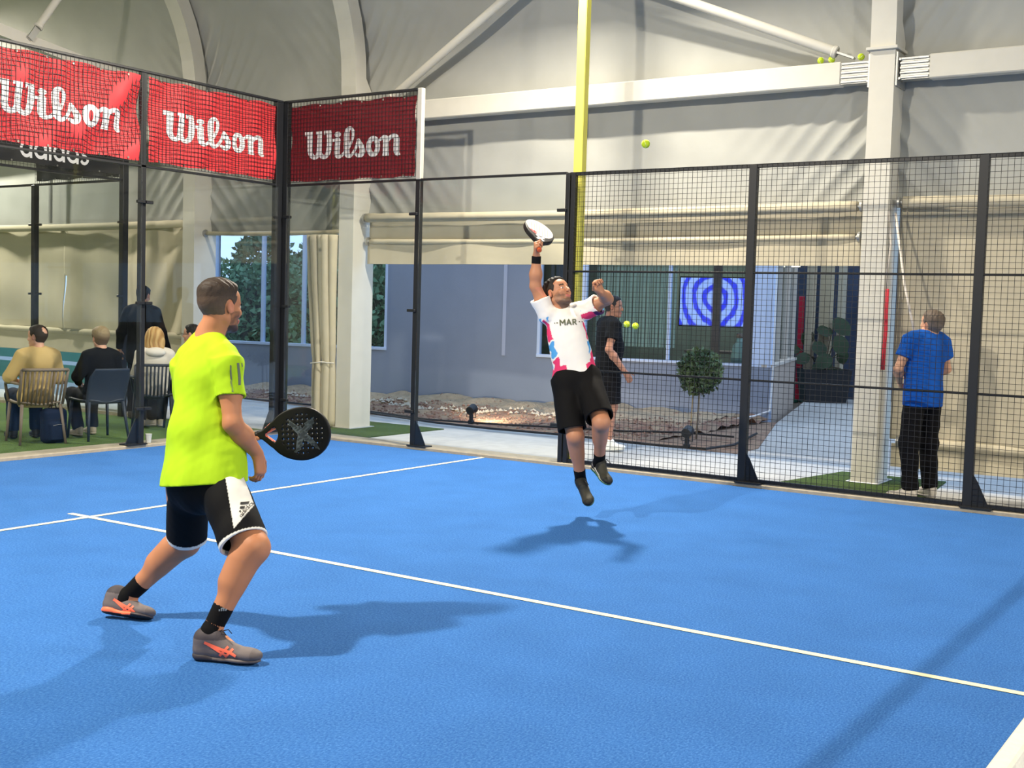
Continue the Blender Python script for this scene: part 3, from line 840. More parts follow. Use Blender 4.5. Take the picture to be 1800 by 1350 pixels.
# entrance court behind: posts, planter, plants, tube lamp
P_ = thing('tube_lamp', 'white glowing tube lamp above the entrance way', 'lamp', at(1386, 466, 'x', -9.9))
b = MB(); a0, a1 = at(1366, 466.5, 'x', -9.9), at(1406, 466, 'x', -9.9); b.tube([a0, a1], .035, 10); b.build('tube', mat('tube_glow', (255, 250, 225), .5, emit=(255, 248, 220), estr=3.0), P_, True)
b = MB(); b.bar(a0+A(0, 0, .05), a1+A(0, 0, .05), .05, .03); b.bar((a0+a1)/2+A(0, 0, .06), (a0+a1)/2+A(0, 0, 1.2), .01); b.build('housing', STEEL, P_)
PX = -11.8
for i, (p0, p1, c) in enumerate([(1413, 1424, (176, 158, 130)), (1437, 1455, (184, 166, 134)), (1468, 1477, (190, 176, 150))]):
    a0, a1 = at(p0, 690, 'x', PX-i*.3), at(p1, 690, 'x', PX-i*.3); P_ = MB(); P_.bx(a0[0]-.1, a0[0]+.1, a0[1], a1[1], 0, 3.2)
    tag(P_.build('entrance_post', mat('post_beige_%d' % i, c, .6)), ['beige post beside the red panel at the entrance', 'wide beige post behind the big leaved plant', 'slim pale post at the right end of the entrance'][i], 'post')
a0, a1 = at(1402, 600, 'x', PX-.2), at(1411, 600, 'x', PX-.2); b = MB(); b.bx(a0[0]-.03, a0[0]+.03, a0[1], a1[1], .0, 2.0, .01); tag(b.build('red_panel', mat('panel_red', (196, 34, 56), .6)), 'tall narrow red panel at the entrance', 'panel')
b = MB(); b.bx(PX-1.4, PX-1.2, at(1360, 600, 'x', PX-1.3)[1]-4, 16, -.1, 4, mi=0); b.build('wall_entrance', mat('entrance_glass_wall', (66, 74, 92), .35, noise=.5, nscale=1.3, spec=.6))['kind'] = 'structure'
b = MB()
for i in range(9): b.bx(PX-1.2, PX-1.12, 1.0+i*1.1, 1.06+i*1.1, 0, 3.8)
b.build('trim_2', mat('frame_beige', (190, 180, 168), .6))['kind'] = 'structure'
pc = at(1446, 706, 'z', 0.0)
pl = thing('planter', 'black planter box at the entrance with big leaved plants', 'planter', pc)
b = MB()
for k in (-1, 1):
    pass
Rp = np.stack([CR*[1, 1, 0], nrm(CF*[1, 1, 0]), [0, 0, 1]], 1); Rp[:, 0] = nrm(Rp[:, 0])
vs = []
for z, w, d_ in ((0, .38, .26), (.62, .46, .30), (.62, .42, .26), (.55, .41, .25)):
    for sx, sy in ((-1, -1), (1, -1), (1, 1), (-1, 1)): vs.append(pc+Rp@np.array([sx*w, sy*d_, z]))
fs = [(3, 2, 1, 0)]+[(i*4+k, i*4+(k+1) % 4, (i+1)*4+(k+1) % 4, (i+1)*4+k) for i in range(3) for k in range(4)]+[(12, 13, 14, 15)]
b.add(vs, fs); b.build('box', mat('planter_black', (26, 24, 26), .6), pl)
# big leaved plant
LEAF = mat('monstera_leaf', (44, 58, 28), .7, noise=.3, nscale=5)
def leaf(b, c, d, up, L, W, cur=.15):
    d = nrm(d); s_ = nrm(np.cross(d, up)); n_ = np.cross(s_, d); vs = []; fs = []
    for i in range(7):
        t = i/6; w = W*math.sin(math.pi*min(1, t*.92+.08))**.7*.5*(1 if t < 1 else 0); q = c+d*L*t-n_*cur*L*t*t
        vs += [q-s_*w-n_*.1*w, q, q+s_*w-n_*.1*w]
    for i in range(6):
        for k in (0, 1): fs.append((i*3+k, i*3+k+1, i*3+k+4, i*3+k+3))
    b.add(vs, fs)
mpl = thing('potted_plant', 'large leaved dark green plant growing in the black planter', 'plant', pc+A(0, 0, .55))
b = MB(); st = MB(); R_ = np.random.default_rng(11)
tg = [(1447, 572, .36), (1468, 560, .42), (1472, 590, .40), (1425, 582, .30), (1436, 600, .34), (1460, 625, .36), (1480, 615, .3), (1420, 622, .3), (1445, 640, .3), (1405, 612, .3), (1478, 648, .28), (1432, 640, .26)]
for (px, py, L) in tg:
    q = at(px, py, 'x', pc[0]+R_.uniform(-.25, .25)); st.tube([pc+A(0, 0, .5), (pc+q)/2+A(.0, .0, .35), q], .010, 5)
    leaf(b, q, cw(R_.uniform(-.8, .8), R_.uniform(-.9, .1), R_.uniform(-.5, .3)), cw(0, .5, -.8), L, L*.85)
b.build('leaves', LEAF, mpl, True); st.build('stems', mat('stem_brown', (84, 70, 44), .7), mpl, True)

# =================================================================== hedge and trees standing in for greenery mirrored in the window
def foliage(name, label, cat, pts_fn, n, size, col, col2, seed, parent=None, group=None):
    R_ = np.random.default_rng(seed); b = MB()
    for i in range(n):
        c, nn = pts_fn(R_); d = nrm(R_.normal(size=3)+np.array([0, 0, .3])+nn*.5); s_ = nrm(np.cross(d, R_.normal(size=3))); L = size*R_.uniform(.6, 1.3)
        b.add([c-s_*L*.3, c+d*L*.5-s_*L*.32, c+d*L, c+d*L*.5+s_*L*.32], [(0, 1, 2, 3)])
    o = b.build(name, mat(name+'_leaf_%d' % seed, col, .6, col2=col2, nscale=4), parent)
    if label: tag(o, label, cat, group)
    return o
def hedge_pts(R_):
    y = R_.uniform(-14, -3.3); z = R_.uniform(0, 1)**.8*(2.5+.12*math.sin(y*3)); x = -9.4+R_.uniform(-.45, .6)-.25*z; return np.array([x, y, z]), np.array([.6, 0, .3])
hd_ = foliage('hedge', 'long clipped dark green hedge seen through the glazed side of the building', 'hedge', hedge_pts, 9000, .17, (70, 108, 76), (112, 148, 108), 21)
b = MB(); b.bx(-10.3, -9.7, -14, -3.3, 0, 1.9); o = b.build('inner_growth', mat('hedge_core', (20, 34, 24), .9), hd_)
for i, (yy, h, r) in enumerate([(-9.8, 3.0, .9), (-7.6, 2.7, .7), (-6.2, 3.5, .8), (-3.0, 2.9, .8), (-4.6, 2.6, .5), (-11.8, 3.2, 1.0), (-8.6, 3.6, 1.0), (-5.0, 3.9, 1.0), (-3.9, 3.5, .8)]):
    lab = ['bushy tree rising behind the hedge at its far left end', 'low round tree behind the hedge, left of the window mullion', 'tall dark tree behind the hedge seen beside the black corner post', 'tree behind the hedge seen right of the white column', 'small tree top just above the hedge', 'tree behind the hedge at the far left of the glazed part', 'tall wide tree behind the hedge left of the second mullion', 'tallest tree behind the hedge beside the gathered curtain', 'tree behind the hedge just left of the white column'][i]
    t_ = thing('garden_tree', lab, 'tree', (-11.3, yy, 0), group=None)
    def tp(R_, yy=yy, h=h, r=r):
        v = R_.normal(size=3); v = v/np.linalg.norm(v)*R_.uniform(.55, 1)**.5; return np.array([-11.3+v[0]*r*.6, yy+v[1]*r, h-r*.9+v[2]*r*1.1]), v
    foliage('crown', None, None, tp, 2600, .17, (58, 90, 70), (96, 130, 96), 30+i, t_)
    b = MB(); b.tube([(-11.3, yy, 0), (-11.28, yy+.05, h-r)], .06, 8, r2=.04); b.build('trunk', mat('bark', (80, 66, 54), .9), t_, True)

# round topiary in the bed
tb = at(1224, 772, 'z', 0.0)
tt = thing('topiary_bush', 'round clipped olive green bush on a thin stem in the garden bed', 'bush', tb)
tc_ = at(1231, 652, 'x', tb[0]); tr = 36/ (FPX/np.linalg.norm(tc_-CAMP))
b = MB(); b.tube([tb, tb+(tc_-tb)*.5+A(.01, .01, 0), tc_-A(0, 0, tr*.3)], .014, 8); b.build('stem', mat('bark_grey', (134, 126, 116), .9), tt, True)
b = MB(); b.tube([tb+A(0, -.09, 0), tb+A(0.01, -.06, .75)], .008, 6); b.build('stake', mat('stake_wood', (170, 150, 110), .8), tt, True)
def bp_(R_):
    v = R_.normal(size=3); v /= np.linalg.norm(v); rr = R_.uniform(.35, 1)**.5; return tc_+v*tr*rr*np.array([1, 1, 1.15 if v[2] < 0 else 1.0]), v
foliage('crown', None, None, bp_, 3200, .065, (60, 84, 58), (112, 130, 92), 5, tt)

# ground spotlights
def spot(px, py, label, lit):
    g = at(px, py, 'z', .03); t_ = thing('garden_spotlight', label, 'spotlight', g, group=None)
    b = MB(); b.tube([g, g+A(0, 0, .13)], .028, 10); b.bx(g[0]-.03, g[0]+.03, g[1]-.035, g[1]+.035, .0+g[2], .05+g[2], .004); b.build('spike', BLACK, t_, True, ang=40)
    d = nrm(A(-.9, -.1, .22)); c = g+A(0, 0, .19)
    b = MB(); b.lathe([(.035, -.06), (.058, -.05), (.062, .05), (.066, .065)], c, 20, axis=d); b.build('head', BLACK, t_, True, ang=40)
    b = MB(); b.lathe([(.055, 0), (.02, .003)], c+d*.062, 20, axis=d); b.build('lens', mat('lens_warm_%d' % lit, (255, 214, 150), .4, emit=(255, 200, 130), estr=6.0 if lit else .2), t_)
    b = MB(); b.tube([c+A(0, .066, 0), c+A(0, .075, -.1), c+A(0, -.075, -.1), c+A(0, -.066, 0)], .006, 6); b.build('bracket', BLACK, t_)
    if lit:
        l = bpy.data.lights.new('spot_light', 'SPOT'); l.energy = 230; l.color = (1, .80, .56); l.spot_size = math.radians(130); l.spot_blend = 1.0; l.shadow_soft_size = .05
        q = bpy.data.objects.new('spot_beam', l); COL.objects.link(q); q.location = tuple(c+d*.09); q.rotation_euler = Vector(-d).to_track_quat('Z', 'Y').to_euler()
spot(828, 745, 'lit black garden spotlight throwing a warm glow on the grey wall', 1)
spot(1207, 788, 'unlit black garden spotlight below the round bush', 0)
def groundz(x, y): return .025
b = MB(); b.tube([at(x, y, 'z', .05) for x, y in [(640, 722), (760, 738), (880, 746), (1000, 752), (1100, 758), (1200, 760), (1290, 768)]], .014, 6)
tag(b.build('garden_hose', mat('hose_black', (28, 26, 26), .6)), 'upper black irrigation hose lying along the garden bed', 'hose')
b = MB(); b.tube([at(x, y, 'z', .04) for x, y in [(430, 700), (560, 713), (640, 724), (760, 742), (860, 753), (1000, 765), (1150, 782), (1240, 789), (1290, 782), (1330, 762)]], .016, 6)
tag(b.build('garden_hose', mat('hose_black', (28, 26, 26), .6)), 'black hose along the front edge of the garden bed', 'hose')
b = MB(); b.tube([fx(3.72, .03)+A(0, 0, 2.9), fx(3.72, .03)+A(0, 0, .75), fx(3.70, .04)+A(0, 0, .18), fx(3.5, .25)+A(0, 0, .1), fx(3.2, .7)+A(0, 0, .05)], .016, 8)
tag(b.build('downpipe', mat('pipe_white', (206, 204, 204), .5), smooth=True), 'thin white pipe running down the corner of the building', 'pipe')

# =================================================================== hall frame and membrane
def arch_pts(x0, n=10):
    """inner profile of a rib: vertical, quarter bend, sloping rafter to the ridge"""
    P = [(x0, 0.0), (x0, 2.0), (x0, 4.15), (x0+.01, 4.45)]
    r = 2.3; cx, cz = x0+.01+r, 4.45
    for i in range(1, n+1):
        a = math.radians(58)*i/n; P.append((cx-r*math.cos(a), cz+r*math.sin(a)))
    ex, ez = P[-1]; t = (5.2-ex)/math.cos(math.radians(32)); P.append((5.2, ez+t*math.sin(math.radians(32))))
    return P
def full_arch(x0):
    L_ = arch_pts(x0); R_ = [(2*5.2-x, z) for x, z in L_[::-1]]; return L_+R_[1:]
RIBS = [(-9.9, -9.65), (-2.98, -2.74), (-.04, .20), (6.69, 6.93), (13.4, 13.65), (20.1, 20.35)]
rlab = {1: 'white steel rib left of the open bay, behind the seated spectators', 2: 'white steel rib and column standing behind the 2 m glass panel', 3: 'white steel column with bolted joint standing outside the mesh fence on the right',
        0: 'far white steel rib beyond the neighbouring court', 4: 'white steel rib beside the net, right of the picture', 5: 'white steel rib at the far end of the hall'}
CX = -1.05; CD = .40
for i, (y0, y1) in enumerate(RIBS):
    r = thing('steel_rib', rlab[i], 'column', (CX-.2, (y0+y1)/2, 0))
    P = full_arch(CX); Q = []
    for k, (x, z) in enumerate(P):
        a = np.array(P[max(k-1, 0)]); c = np.array(P[min(k+1, len(P)-1)]); t = nrm(c-a); nn = np.array([-t[1], t[0]])
        if nn[0] > 0 and k < len(P)/2 and z < 4.5: nn = -nn
        d = CD if z < 4.2 else .20
        if z >= 4.2: nn = np.array([-t[1], t[0]])
        Q.append((x+nn[0]*d, z+nn[1]*d))
    b = MB(); n = len(P)
    vs = []
    for (x, z), (xx, zz) in zip(P, Q): vs += [(x, y0, z), (x, y1, z), (xx, y1, zz), (xx, y0, zz)]
    fs = [(4*k+a, 4*k+(a+1) % 4, 4*(k+1)+(a+1) % 4, 4*(k+1)+a) for k in range(n-1) for a in range(4)]+[(3, 2, 1, 0), (4*n-4, 4*n-3, 4*n-2, 4*n-1)]
    b.add(vs, fs); b.build('shaft', STEEL, r)
    b = MB(); b.bx(CX-CD-.05, CX+.03, y0-.04, y1+.04, 0, .02, .004); b.build('base_plate', ALU, r)
    b = MB(); b.bx(CX-CD-.02, CX+.04, y0-.03, y1+.03, 4.16, 4.19, .004); b.build('joint_plate', STEEL, r)
    if i in (2, 3):
        for yy in (y0-.012, y1+.012): b = MB(); b.bx(CX-CD+.05, CX-.02, yy-.01, yy+.01, 3.82, 4.14, .003); b.build('bolt_plate', ALU, r)
        for yy, s in ((y0-.022, -1), (y1+.022, 1)):
            for zz in (3.89, 4.07):
                for xx in (CX-.06, CX-.17): b = MB(); b.lathe([(.018, 0), (.018, .014), (.010, .02)], (xx, yy, zz), 6, axis=(0, s, 0)); b.build('bolt', BOLT, r)
# horizontal eaves beams between the ribs
blab = ['white horizontal beam above the far left curtains', 'short white horizontal beam above the open bay', 'long white horizontal beam behind the yellow post', 'white horizontal beam right of the bolted column', 'white horizontal beam right of the picture']
for i in range(5):
    y0, y1 = RIBS[i][1], RIBS[i+1][0]
    r = thing('eaves_beam', blab[i], 'beam', (CX-.2, (y0+y1)/2, 4))
    b = MB(); b.bx(CX-.20, CX-.06, y0+.30, y1-.30, 3.87, 4.10, .012); b.build('profile', STEEL, r)
    for (a, c) in ((y0+.03, y0+.30), (y1-.30, y1-.03)):
        b = MB(); b.bx(CX-.195, CX-.075, a, c, 3.88, 4.09)
        for z in (3.90, 3.945, 3.99, 4.035, 4.075): b.bx(CX-.08, CX-.058, a, c, z-.012, z+.012, .004)
        b.build('end_sleeve', ALU, r)
for (px_, v0, zt, zb, lab) in ((1018, 250, 3.87, 2.76, 'slim grey pole between the white beam and the roller, beside the yellow post'), (89, 350, 3.87, 2.73, 'slim grey pole above the far left curtain roller')):
    yy = at(px_, v0, 'x', CX-.14)[1]; b = MB(); b.bx(CX-.16, CX-.12, yy-.025, yy+.025, zb, zt, .004); tag(b.build('slim_pole', mat('pole_grey', (160, 160, 158), .45, metal=.3)), lab, 'pole')
# brace tubes
def brace(p0, p1, label, r=.05):
    p0 = np.asarray(p0, float); p1 = np.asarray(p1, float); d = nrm(p1-p0)
    t_ = thing('brace_tube', label, 'brace', p0); b = MB(); b.tube([p0+d*.18, p1], r, 16); b.build('tube', STEEL, t_, True, ang=40)
    b = MB(); b.bar(p0, p0+d*.2, .02, .08, up=(1, 0, 0)); b.build('end_plate', ALU, t_)
    b = MB(); b.lathe([(r, 0), (r+.012, .01), (r+.012, .04), (r, .05)], p0+d*.18, 16, axis=d); b.build('collar', STEEL, t_, True, ang=40)
def onarch(y, z):
    P = full_arch(CX-.10); P = P[:len(P)//2+1]; return np.array([np.interp(z, [p[1] for p in P], [p[0] for p in P]), y, z])
def chain_brace(ya, za, yb, zb, label):
    pass
p = at(1488, 98, 'x', CX-.1); q = at(1190, -2, 'x', CX-.02)
brace(at(1502, 103, 'x', CX-.1), q+(q-at(1502, 103, 'x', CX-.1))*.5+A(.25, 0, 0), 'white diagonal tube ending at the bolted column above the tennis balls')
brace(at(672, 186, 'x', CX-.1), at(905, 0, 'x', CX-.02)+(at(905, 0, 'x', CX-.02)-at(672, 186, 'x', CX-.1))*.3+A(.2, 0, 0), 'white diagonal tube rising from behind the dark red banner')
# tie beam and diagonal in the plane of the second rib
tz0 = at(45, 74, 'y', -2.86)
t_ = thing('tie_beam', 'white tie beam crossing the hall above the red banners at the left edge', 'beam', tz0)
b = MB(); pL = at(345, 190, 'y', -2.86); dd = tz0-pL; b.bar(pL+A(-.2, 0, 0), pL+dd*3.0, .12, .14); b.build('profile', STEEL, t_)
t2 = at(97, -3, 'y', -2.86)
brace(tz0+A(0, .09, .03), tz0+(t2-tz0)*2.2+A(0, .09, 0), 'white diagonal tube above the leftmost red banner', .045)

# membrane: side wall, bend and roof in one skin per bay, with tension folds near the ribs
def memb_profile():
    P = full_arch(CX-.30); L = [0]
    for a, c in zip(P[:-1], P[1:]): L.append(L[-1]+math.dist(a, c))
    return np.array(P), np.array(L)
MP, ML = memb_profile()
def fsin(a):
    t = math.sin(a); return 1-2*abs(math.sin(a/2))**.8*1.0 if t*0 == 0 else t
def membrane(name, y0, y1, zlow):
    half = ML[-1]/2; nv = 220; nu = 170
    l0 = zlow
    V = []
    for i in range(nu):
        u = i/(nu-1)
        u = .5-.5*math.cos(math.pi*u) if True else u
        y = y0+(y1-y0)*u
        for j in range(nv):
            v = j/(nv-1); l = l0+(half-l0)*v**1.5
            x = np.interp(l, ML, MP[:, 0]); z = np.interp(l, ML, MP[:, 1])
            a = (y-y0); c = (y1-y); zz = min(l, 8)
            d = 0.0
            for q, ph in ((a, 1.3), (c, 0.2)):
                e = math.exp(-(q/.80)**1.5)
                if z < 4.05: w = math.exp(-((z-3.3)/.9)**2); d += .030*e*w*fsin(21*(z*1.0+q*1.15)+ph+1.2*math.sin(q*3+z))*min(1, q/.12)
                else: w = math.exp(-((z-4.7)/.8)**2); d += .026*e*w*fsin(20*(z*1.0-q*1.3)+ph+1+math.sin(q*3-z))*min(1, q/.12)
            d += .012*math.sin(y*2.1+z*1.7+y0)*math.sin(z*2.3+y*.9)*min(1, a/.3)*min(1, c/.3)+.004*math.sin(y*7+z*5)*math.sin(z*9-y*3)
            # tangent based offset (inwards)
            x2 = np.interp(l+.05, ML, MP[:, 0]); z2 = np.interp(l+.05, ML, MP[:, 1]); tx, tz = x2-x, z2-z; m = math.hypot(tx, tz) or 1
            V.append((x+tz/m*d, y, z-tx/m*d))
    fs = [(i*nv+j, (i+1)*nv+j, (i+1)*nv+j+1, i*nv+j+1) for i in range(nu-1) for j in range(nv-1)]
    b = MB(); b.add(V, fs); o = b.build(name, MEMB, None, True); md = o.modifiers.new('thickness', 'SOLIDIFY'); md.thickness = .004
    return struct(o)
membrane('wall_right', RIBS[2][1]-.15, RIBS[3][0]+.15, 2.70); membrane('wall_right', RIBS[1][1]-.15, RIBS[2][0]+.15, 2.53)
membrane('wall_right', RIBS[0][1]-.15, RIBS[1][0]+.15, 2.66); membrane('wall_right', RIBS[3][1]-.15, RIBS[4][0]+.15, 2.70); membrane('wall_right', RIBS[4][1]-.15, RIBS[5][0]+.15, 2.70)
# opposite half of the hall, behind the photographer
b = MB(); P = [(2*5.2-x, z) for x, z in full_arch(CX-.30)[:len(full_arch(CX))//2+1]]
vs = []
for x, z in P: vs += [(x, -9.8, z), (x, 20.3, z)]
b.add(vs, [(2*k, 2*k+1, 2*k+3, 2*k+2) for k in range(len(P)-1)]); o = b.build('wall_left', MEMB, None, True); struct(o)
b = MB(); P2_ = full_arch(CX-.30)
for nm, y in (('wall_back', -22.3), ('wall_front', 20.4)):
    b = MB(); b.add([(x, y, z) for x, z in P2_], [tuple(range(len(P2_)))]); struct(b.build(nm, MEMB))
b = MB(); vs = []
P = full_arch(CX-.30)
for x, z in P[2:]: vs += [(x, -22.3, z), (x, -9.8, z)]
b.add(vs, [(2*k, 2*k+1, 2*k+3, 2*k+2) for k in range(len(P)-3)]); struct(b.build('ceiling', MEMB, None, True))

# curtain rollers and curtains
def roller(y0, y1, z, r, label, x=CX-.15, scall=True):
    t_ = thing('curtain_roller', label, 'roller', (x, (y0+y1)/2, z)); n = 60
    b = MB(); R_ = np.random.default_rng(int(abs(y0)*10+z*7)); P = []; RR = []
    for i in range(n+1):
        y = y0+(y1-y0)*i/n; P.append((x, y, z-.02*math.sin(math.pi*i/n))); RR.append(r*(1+(.10*math.sin(i*2.4)*math.exp(-min(i, n-i)/5.))+.02*math.sin(i*.7)))
    b.tube(P, RR, 16); b.build('rolled_fabric', CURT, t_, True)
    b = MB(); b.tube([(x, y0-.05, z), (x, y1+.05, z)], .02, 10)
    for yy in (y0-.04, y1+.04): b.lathe([(.055, -.012), (.055, .012)], (x, yy, z), 14, axis=(0, 1, 0)); b.bx(x-.2, x, yy-.01, yy+.01, z-.02, z+.02)
    b.build('axle', ALU, t_, True, ang=40); return t_
def curtain(y0, y1, z0, z1, label, waves=.02, x=CX-.24, seed=1, freq=2.4, cat='curtain', fan=0, slit=None):
    def fn(u, v):
        z = z0+(z1-z0)*v; h = 1-v; ya = y0+(slit if slit and z < 1.93 else (-.03 if slit else 0)); y = ya+(y1-ya)*u
        d = waves*(math.sin(y*freq+seed)*.6+math.sin(y*freq*2.3+seed*3+z*.9)*.4)*(.25+.9*h)+waves*.5*math.sin((y*3.1+z*4.3)+seed)*math.sin(y*1.7-z*2+seed)
        d += fan*math.exp(-((y1-y)/.9)**2)*math.sin(9*(y1-y)+5*z)*.8
        return (x+d, y, z)
    t_ = grid_mesh('curtain', fn, 120, 60, CURT, None, .004); return tag(t_, label, cat)
yA0, yA1 = RIBS[2][1]+.05, RIBS[3][0]-.05
roller(yA0+.05, yA1-.05, 2.70, .055, 'cream curtain roller running high behind the jumping player')
curtain(yA0, yA1, 2.40, 2.68, 'flat strip of cream curtain between the two rollers behind the jumping player', .008, seed=2, x=CX-.26)
roller(yA0+.05, yA1-.08, 2.405, .032, 'thinner rolled hem below the upper roller behind the jumping player', x=CX-.22)
curtain(yA0, yA1, 2.12, 2.39, 'loose cream curtain end hanging above the garden wall', .035, seed=4, freq=1.6, x=CX-.22)
yB0, yB1 = RIBS[3][1]+.05, RIBS[4][0]-.05
roller(yB0+.05, yB1-.05, 2.73, .055, 'cream curtain roller above the man in blue')
curtain(yB0, yB1, .44, 2.70, 'long lowered cream curtain behind the man in blue', .022, seed=6, x=CX-.25)
roller(yB0+.12, yB1-.05, .42, .05, 'rolled lower end of the curtain behind the man in blue', x=CX-.26)
curtain(yB0+.02, yB1, .17, .40, 'hem strip hanging below the lower roller at the right', .01, seed=3, x=CX-.25)
yC0, yC1 = RIBS[1][1]+.04, RIBS[2][0]-.04
roller(yC0, yC1, 2.54, .028, 'thin rolled hem above the open bay behind the player in yellow', x=CX-.2)
yD0, yD1 = RIBS[0][1]+.05, RIBS[1][0]-.05
roller(yD0, yD1-.02, 2.68, .055, 'cream curtain roller behind the neighbouring court')
yS = at(118, 520, 'x', CX-.25)[1]
curtain(yD0, yS, 1.08, 2.66, 'lowered cream curtain left of the thin daylight slit', .06, seed=8, fan=.0, x=CX-.25, freq=3.2)
curtain(yS, yD1, 1.08, 2.66, 'lowered cream curtain right of the thin daylight slit, behind the spectators', .07, seed=8, fan=.06, x=CX-.25, slit=.035, freq=3.2)
roller(yD0, yD1-.02, 1.07, .045, 'rolled lower end of the curtain behind the seated spectators', x=CX-.25)
curtain(yD0, yD1, .72, 1.04, 'hem strip hanging below the lower roller behind the spectators', .012, seed=9, x=CX-.25)
# gathered curtain tied beside the column
tb_ = thing('gathered_curtain', 'gathered cream curtain tied together beside the white column', 'curtain', (-1.04, -.35, 0))
x0 = -1.04
for k in range(5):
    b = MB(); P = []; RR = []; ya = -.52+.10*k; yb_ = -.38+.070*k
    for i in range(30):
        z = .02+2.46*i/29; e = float(np.interp(z, [0, .85, 1.9, 2.48], [1.0, 1.0, .25, 0])); y = ya+(yb_-ya)*e; P.append((x0+.03*(k % 2)+.008*math.sin(z*2+k), y, z)); RR.append(.062-.014*e+.006*math.sin(z*2+k*2)-.010*math.exp(-((z-.85)/.08)**2))
    b.tube(P, RR, 14); b.build('fabric_fold', CURT, tb_, True)
b = MB(); b.tube([(x0+.03, -.45, .82), (x0+.085, -.35, .83), (x0+.10, -.20, .85), (x0+.04, -.04, .84)], .008, 6); b.build('tie_cord', mat('cord_white', (220, 216, 206), .8), tb_, True)

# ropes at the right column
b = MB(); b.tube([(CX-.05, 6.99, 2.62), at(1590, 500, 'x', CX+.15), at(1612, 606, 'x', CX+.35)], .012, 6); tag(b.build('pull_rope', mat('rope_white', (214, 206, 196), .8), smooth=True), 'white rope slanting down from the roller to the man in blue', 'rope')
b = MB(); P = [at(x, y, 'x', CX-.02) for x, y in [(1562, 370), (1566, 430), (1559, 480), (1560, 512)]]; b.tube(P, .009, 6); tag(b.build('pull_rope', mat('rope_white', (214, 206, 196), .8), smooth=True), 'white rope hanging straight down beside the bolted column', 'rope')
b = MB(); P = [at(x, y, 'x', CX-.02) for x, y in [(1560, 508), (1558, 545), (1557, 580), (1554, 615), (1552, 650)]]; b.tube(P, .018, 8); tag(b.build('ratchet_strap', mat('strap_red', (196, 44, 60), .7), smooth=True), 'red strap hanging beside the bolted column', 'strap')

# =================================================================== court enclosure
def wire_mesh(b, o, eu, L, z0, z1, pitch=.05, r=.0017, diag=False):
    """welded wire in plane (eu, z)"""
    o = np.asarray(o, float); eu = np.asarray(eu, float); n = np.cross(eu, [0, 0, 1])
    nu = int(round(L/pitch)); nz = int(round((z1-z0)/pitch))
    for i in range(nu+1):
        p = o+eu*L*i/nu; b.box(p+A(0, 0, (z0+z1)/2), (r, r, (z1-z0)/2), np.stack([eu, n, [0, 0, 1]], 1))
    for j in range(nz+1):
        p = o+eu*L/2+A(0, 0, z0+(z1-z0)*j/nz)+n*r*2; b.box(p, (L/2, r, r), np.stack([eu, n, [0, 0, 1]], 1))
def foot(b, x, y, dx, dy):
    d = nrm(A(dx, dy, 0)); s_ = np.cross([0, 0, 1], d); o = A(x, y, .035)
    b.prism([(.03, 0), (.18, 0), (.18, .01), (.08, .22), (.03, .30)], .012, o-s_*.006, d, A(0, 0, 1))
    b.box(o+d*.08+A(0, 0, .006), (.13, .07, .006), np.stack([d, s_, [0, 0, 1]], 1))
def clip(par, x, y, z, ax):
    h = (.055, .02, .016) if ax == 'x' else (.02, .055, .016); b = MB(); b.box((x, y, z), h, None, .004); b.build('pane_clip', BLACK, par)
# side glass: 0-2 m (3 m glass + mesh on top), 2-4 m (3 m glass)
sg = thing('glass_fence', 'side glass wall of the court with black posts, from the corner to the yellow post', 'glass fence', (-.05, 2, 0))
def post(parent, x, y, z1, w=.08, d=.08, ft=None, z0=.03, name='post', m=BLACK):
    b = MB(); b.bx(x-w/2, x+w/2, y-d/2, y+d/2, z0, z1, .006)
    if ft: foot(b, x, y, *ft)
    return b.build(name, m, parent)
post(sg, -.05, -.0, 4.0, .07, .10); post(sg, -.05, 2.04, 3.0, .06, .07, (0, 1)); post(sg, -.045, 3.98, 3.0, .06, .05)
b = MB(); b.bx(-.075, -.015, 2.01, 2.075, 3.0, 4.0, .006); b.build('upper_post', mat('grey_post', (186, 184, 176), .4, metal=.3), sg)
for (y0, y1) in ((.07, 2.0), (2.08, 3.95)):
    b = MB(); b.bx(-.012, -.002, y0, y1, .05, 2.98); b.build('glass_pane', GLASS, sg)
b = MB(); b.bx(-.06, -.02, .05, 3.96, 2.985, 3.01, .003); b.build('top_rail', BLACK, sg)
b = MB(); b.bx(-.07, -.01, .0, 2.01, 3.975, 4.0, .003); b.build('mesh_rail', BLACK, sg)
b = MB(); wire_mesh(b, (-.02, .05, 0), (0, 1, 0), 1.95, 3.03, 3.97, r=.0024); b.build('wire_mesh', WIRE, sg)
for yy in (2.04, 3.97):
    for zz in (.42, 1.55, 2.62): clip(sg, -.008, yy-.04, zz, 'y')
for zz in (.42, 1.55, 2.62): clip(sg, -.008, .07, zz, 'y')
# back glass
bg = thing('glass_fence', 'back glass wall of the court with black posts under the red banners', 'glass fence', (5, -.05, 0))
for x in (2.04, 4.04, 6.0, 8.0, 10.0): post(bg, x, -.05, 4.0, .07, .06, (1, 0))
post(bg, .045, -.05, 4.0, .11, .07, (1, 0))
for x0_, x1_ in ((.07, 2.0), (2.07, 4.0), (4.07, 5.96), (6.03, 7.96), (8.03, 9.96)):
    b = MB(); b.bx(x0_, x1_, -.014, -.004, .05, 2.98); b.build('glass_pane', GLASS, bg)
b = MB(); b.bx(.05, 10, -.06, -.02, 2.985, 3.01, .003); b.build('top_rail', BLACK, bg)
b = MB(); b.bx(.0, 10, -.07, -.01, 3.975, 4.0, .003); b.build('mesh_rail', BLACK, bg)
b = MB(); wire_mesh(b, (.05, -.02, 0), (1, 0, 0), 4.95, 3.03, 3.97, r=.0024); b.build('wire_mesh', WIRE, bg)
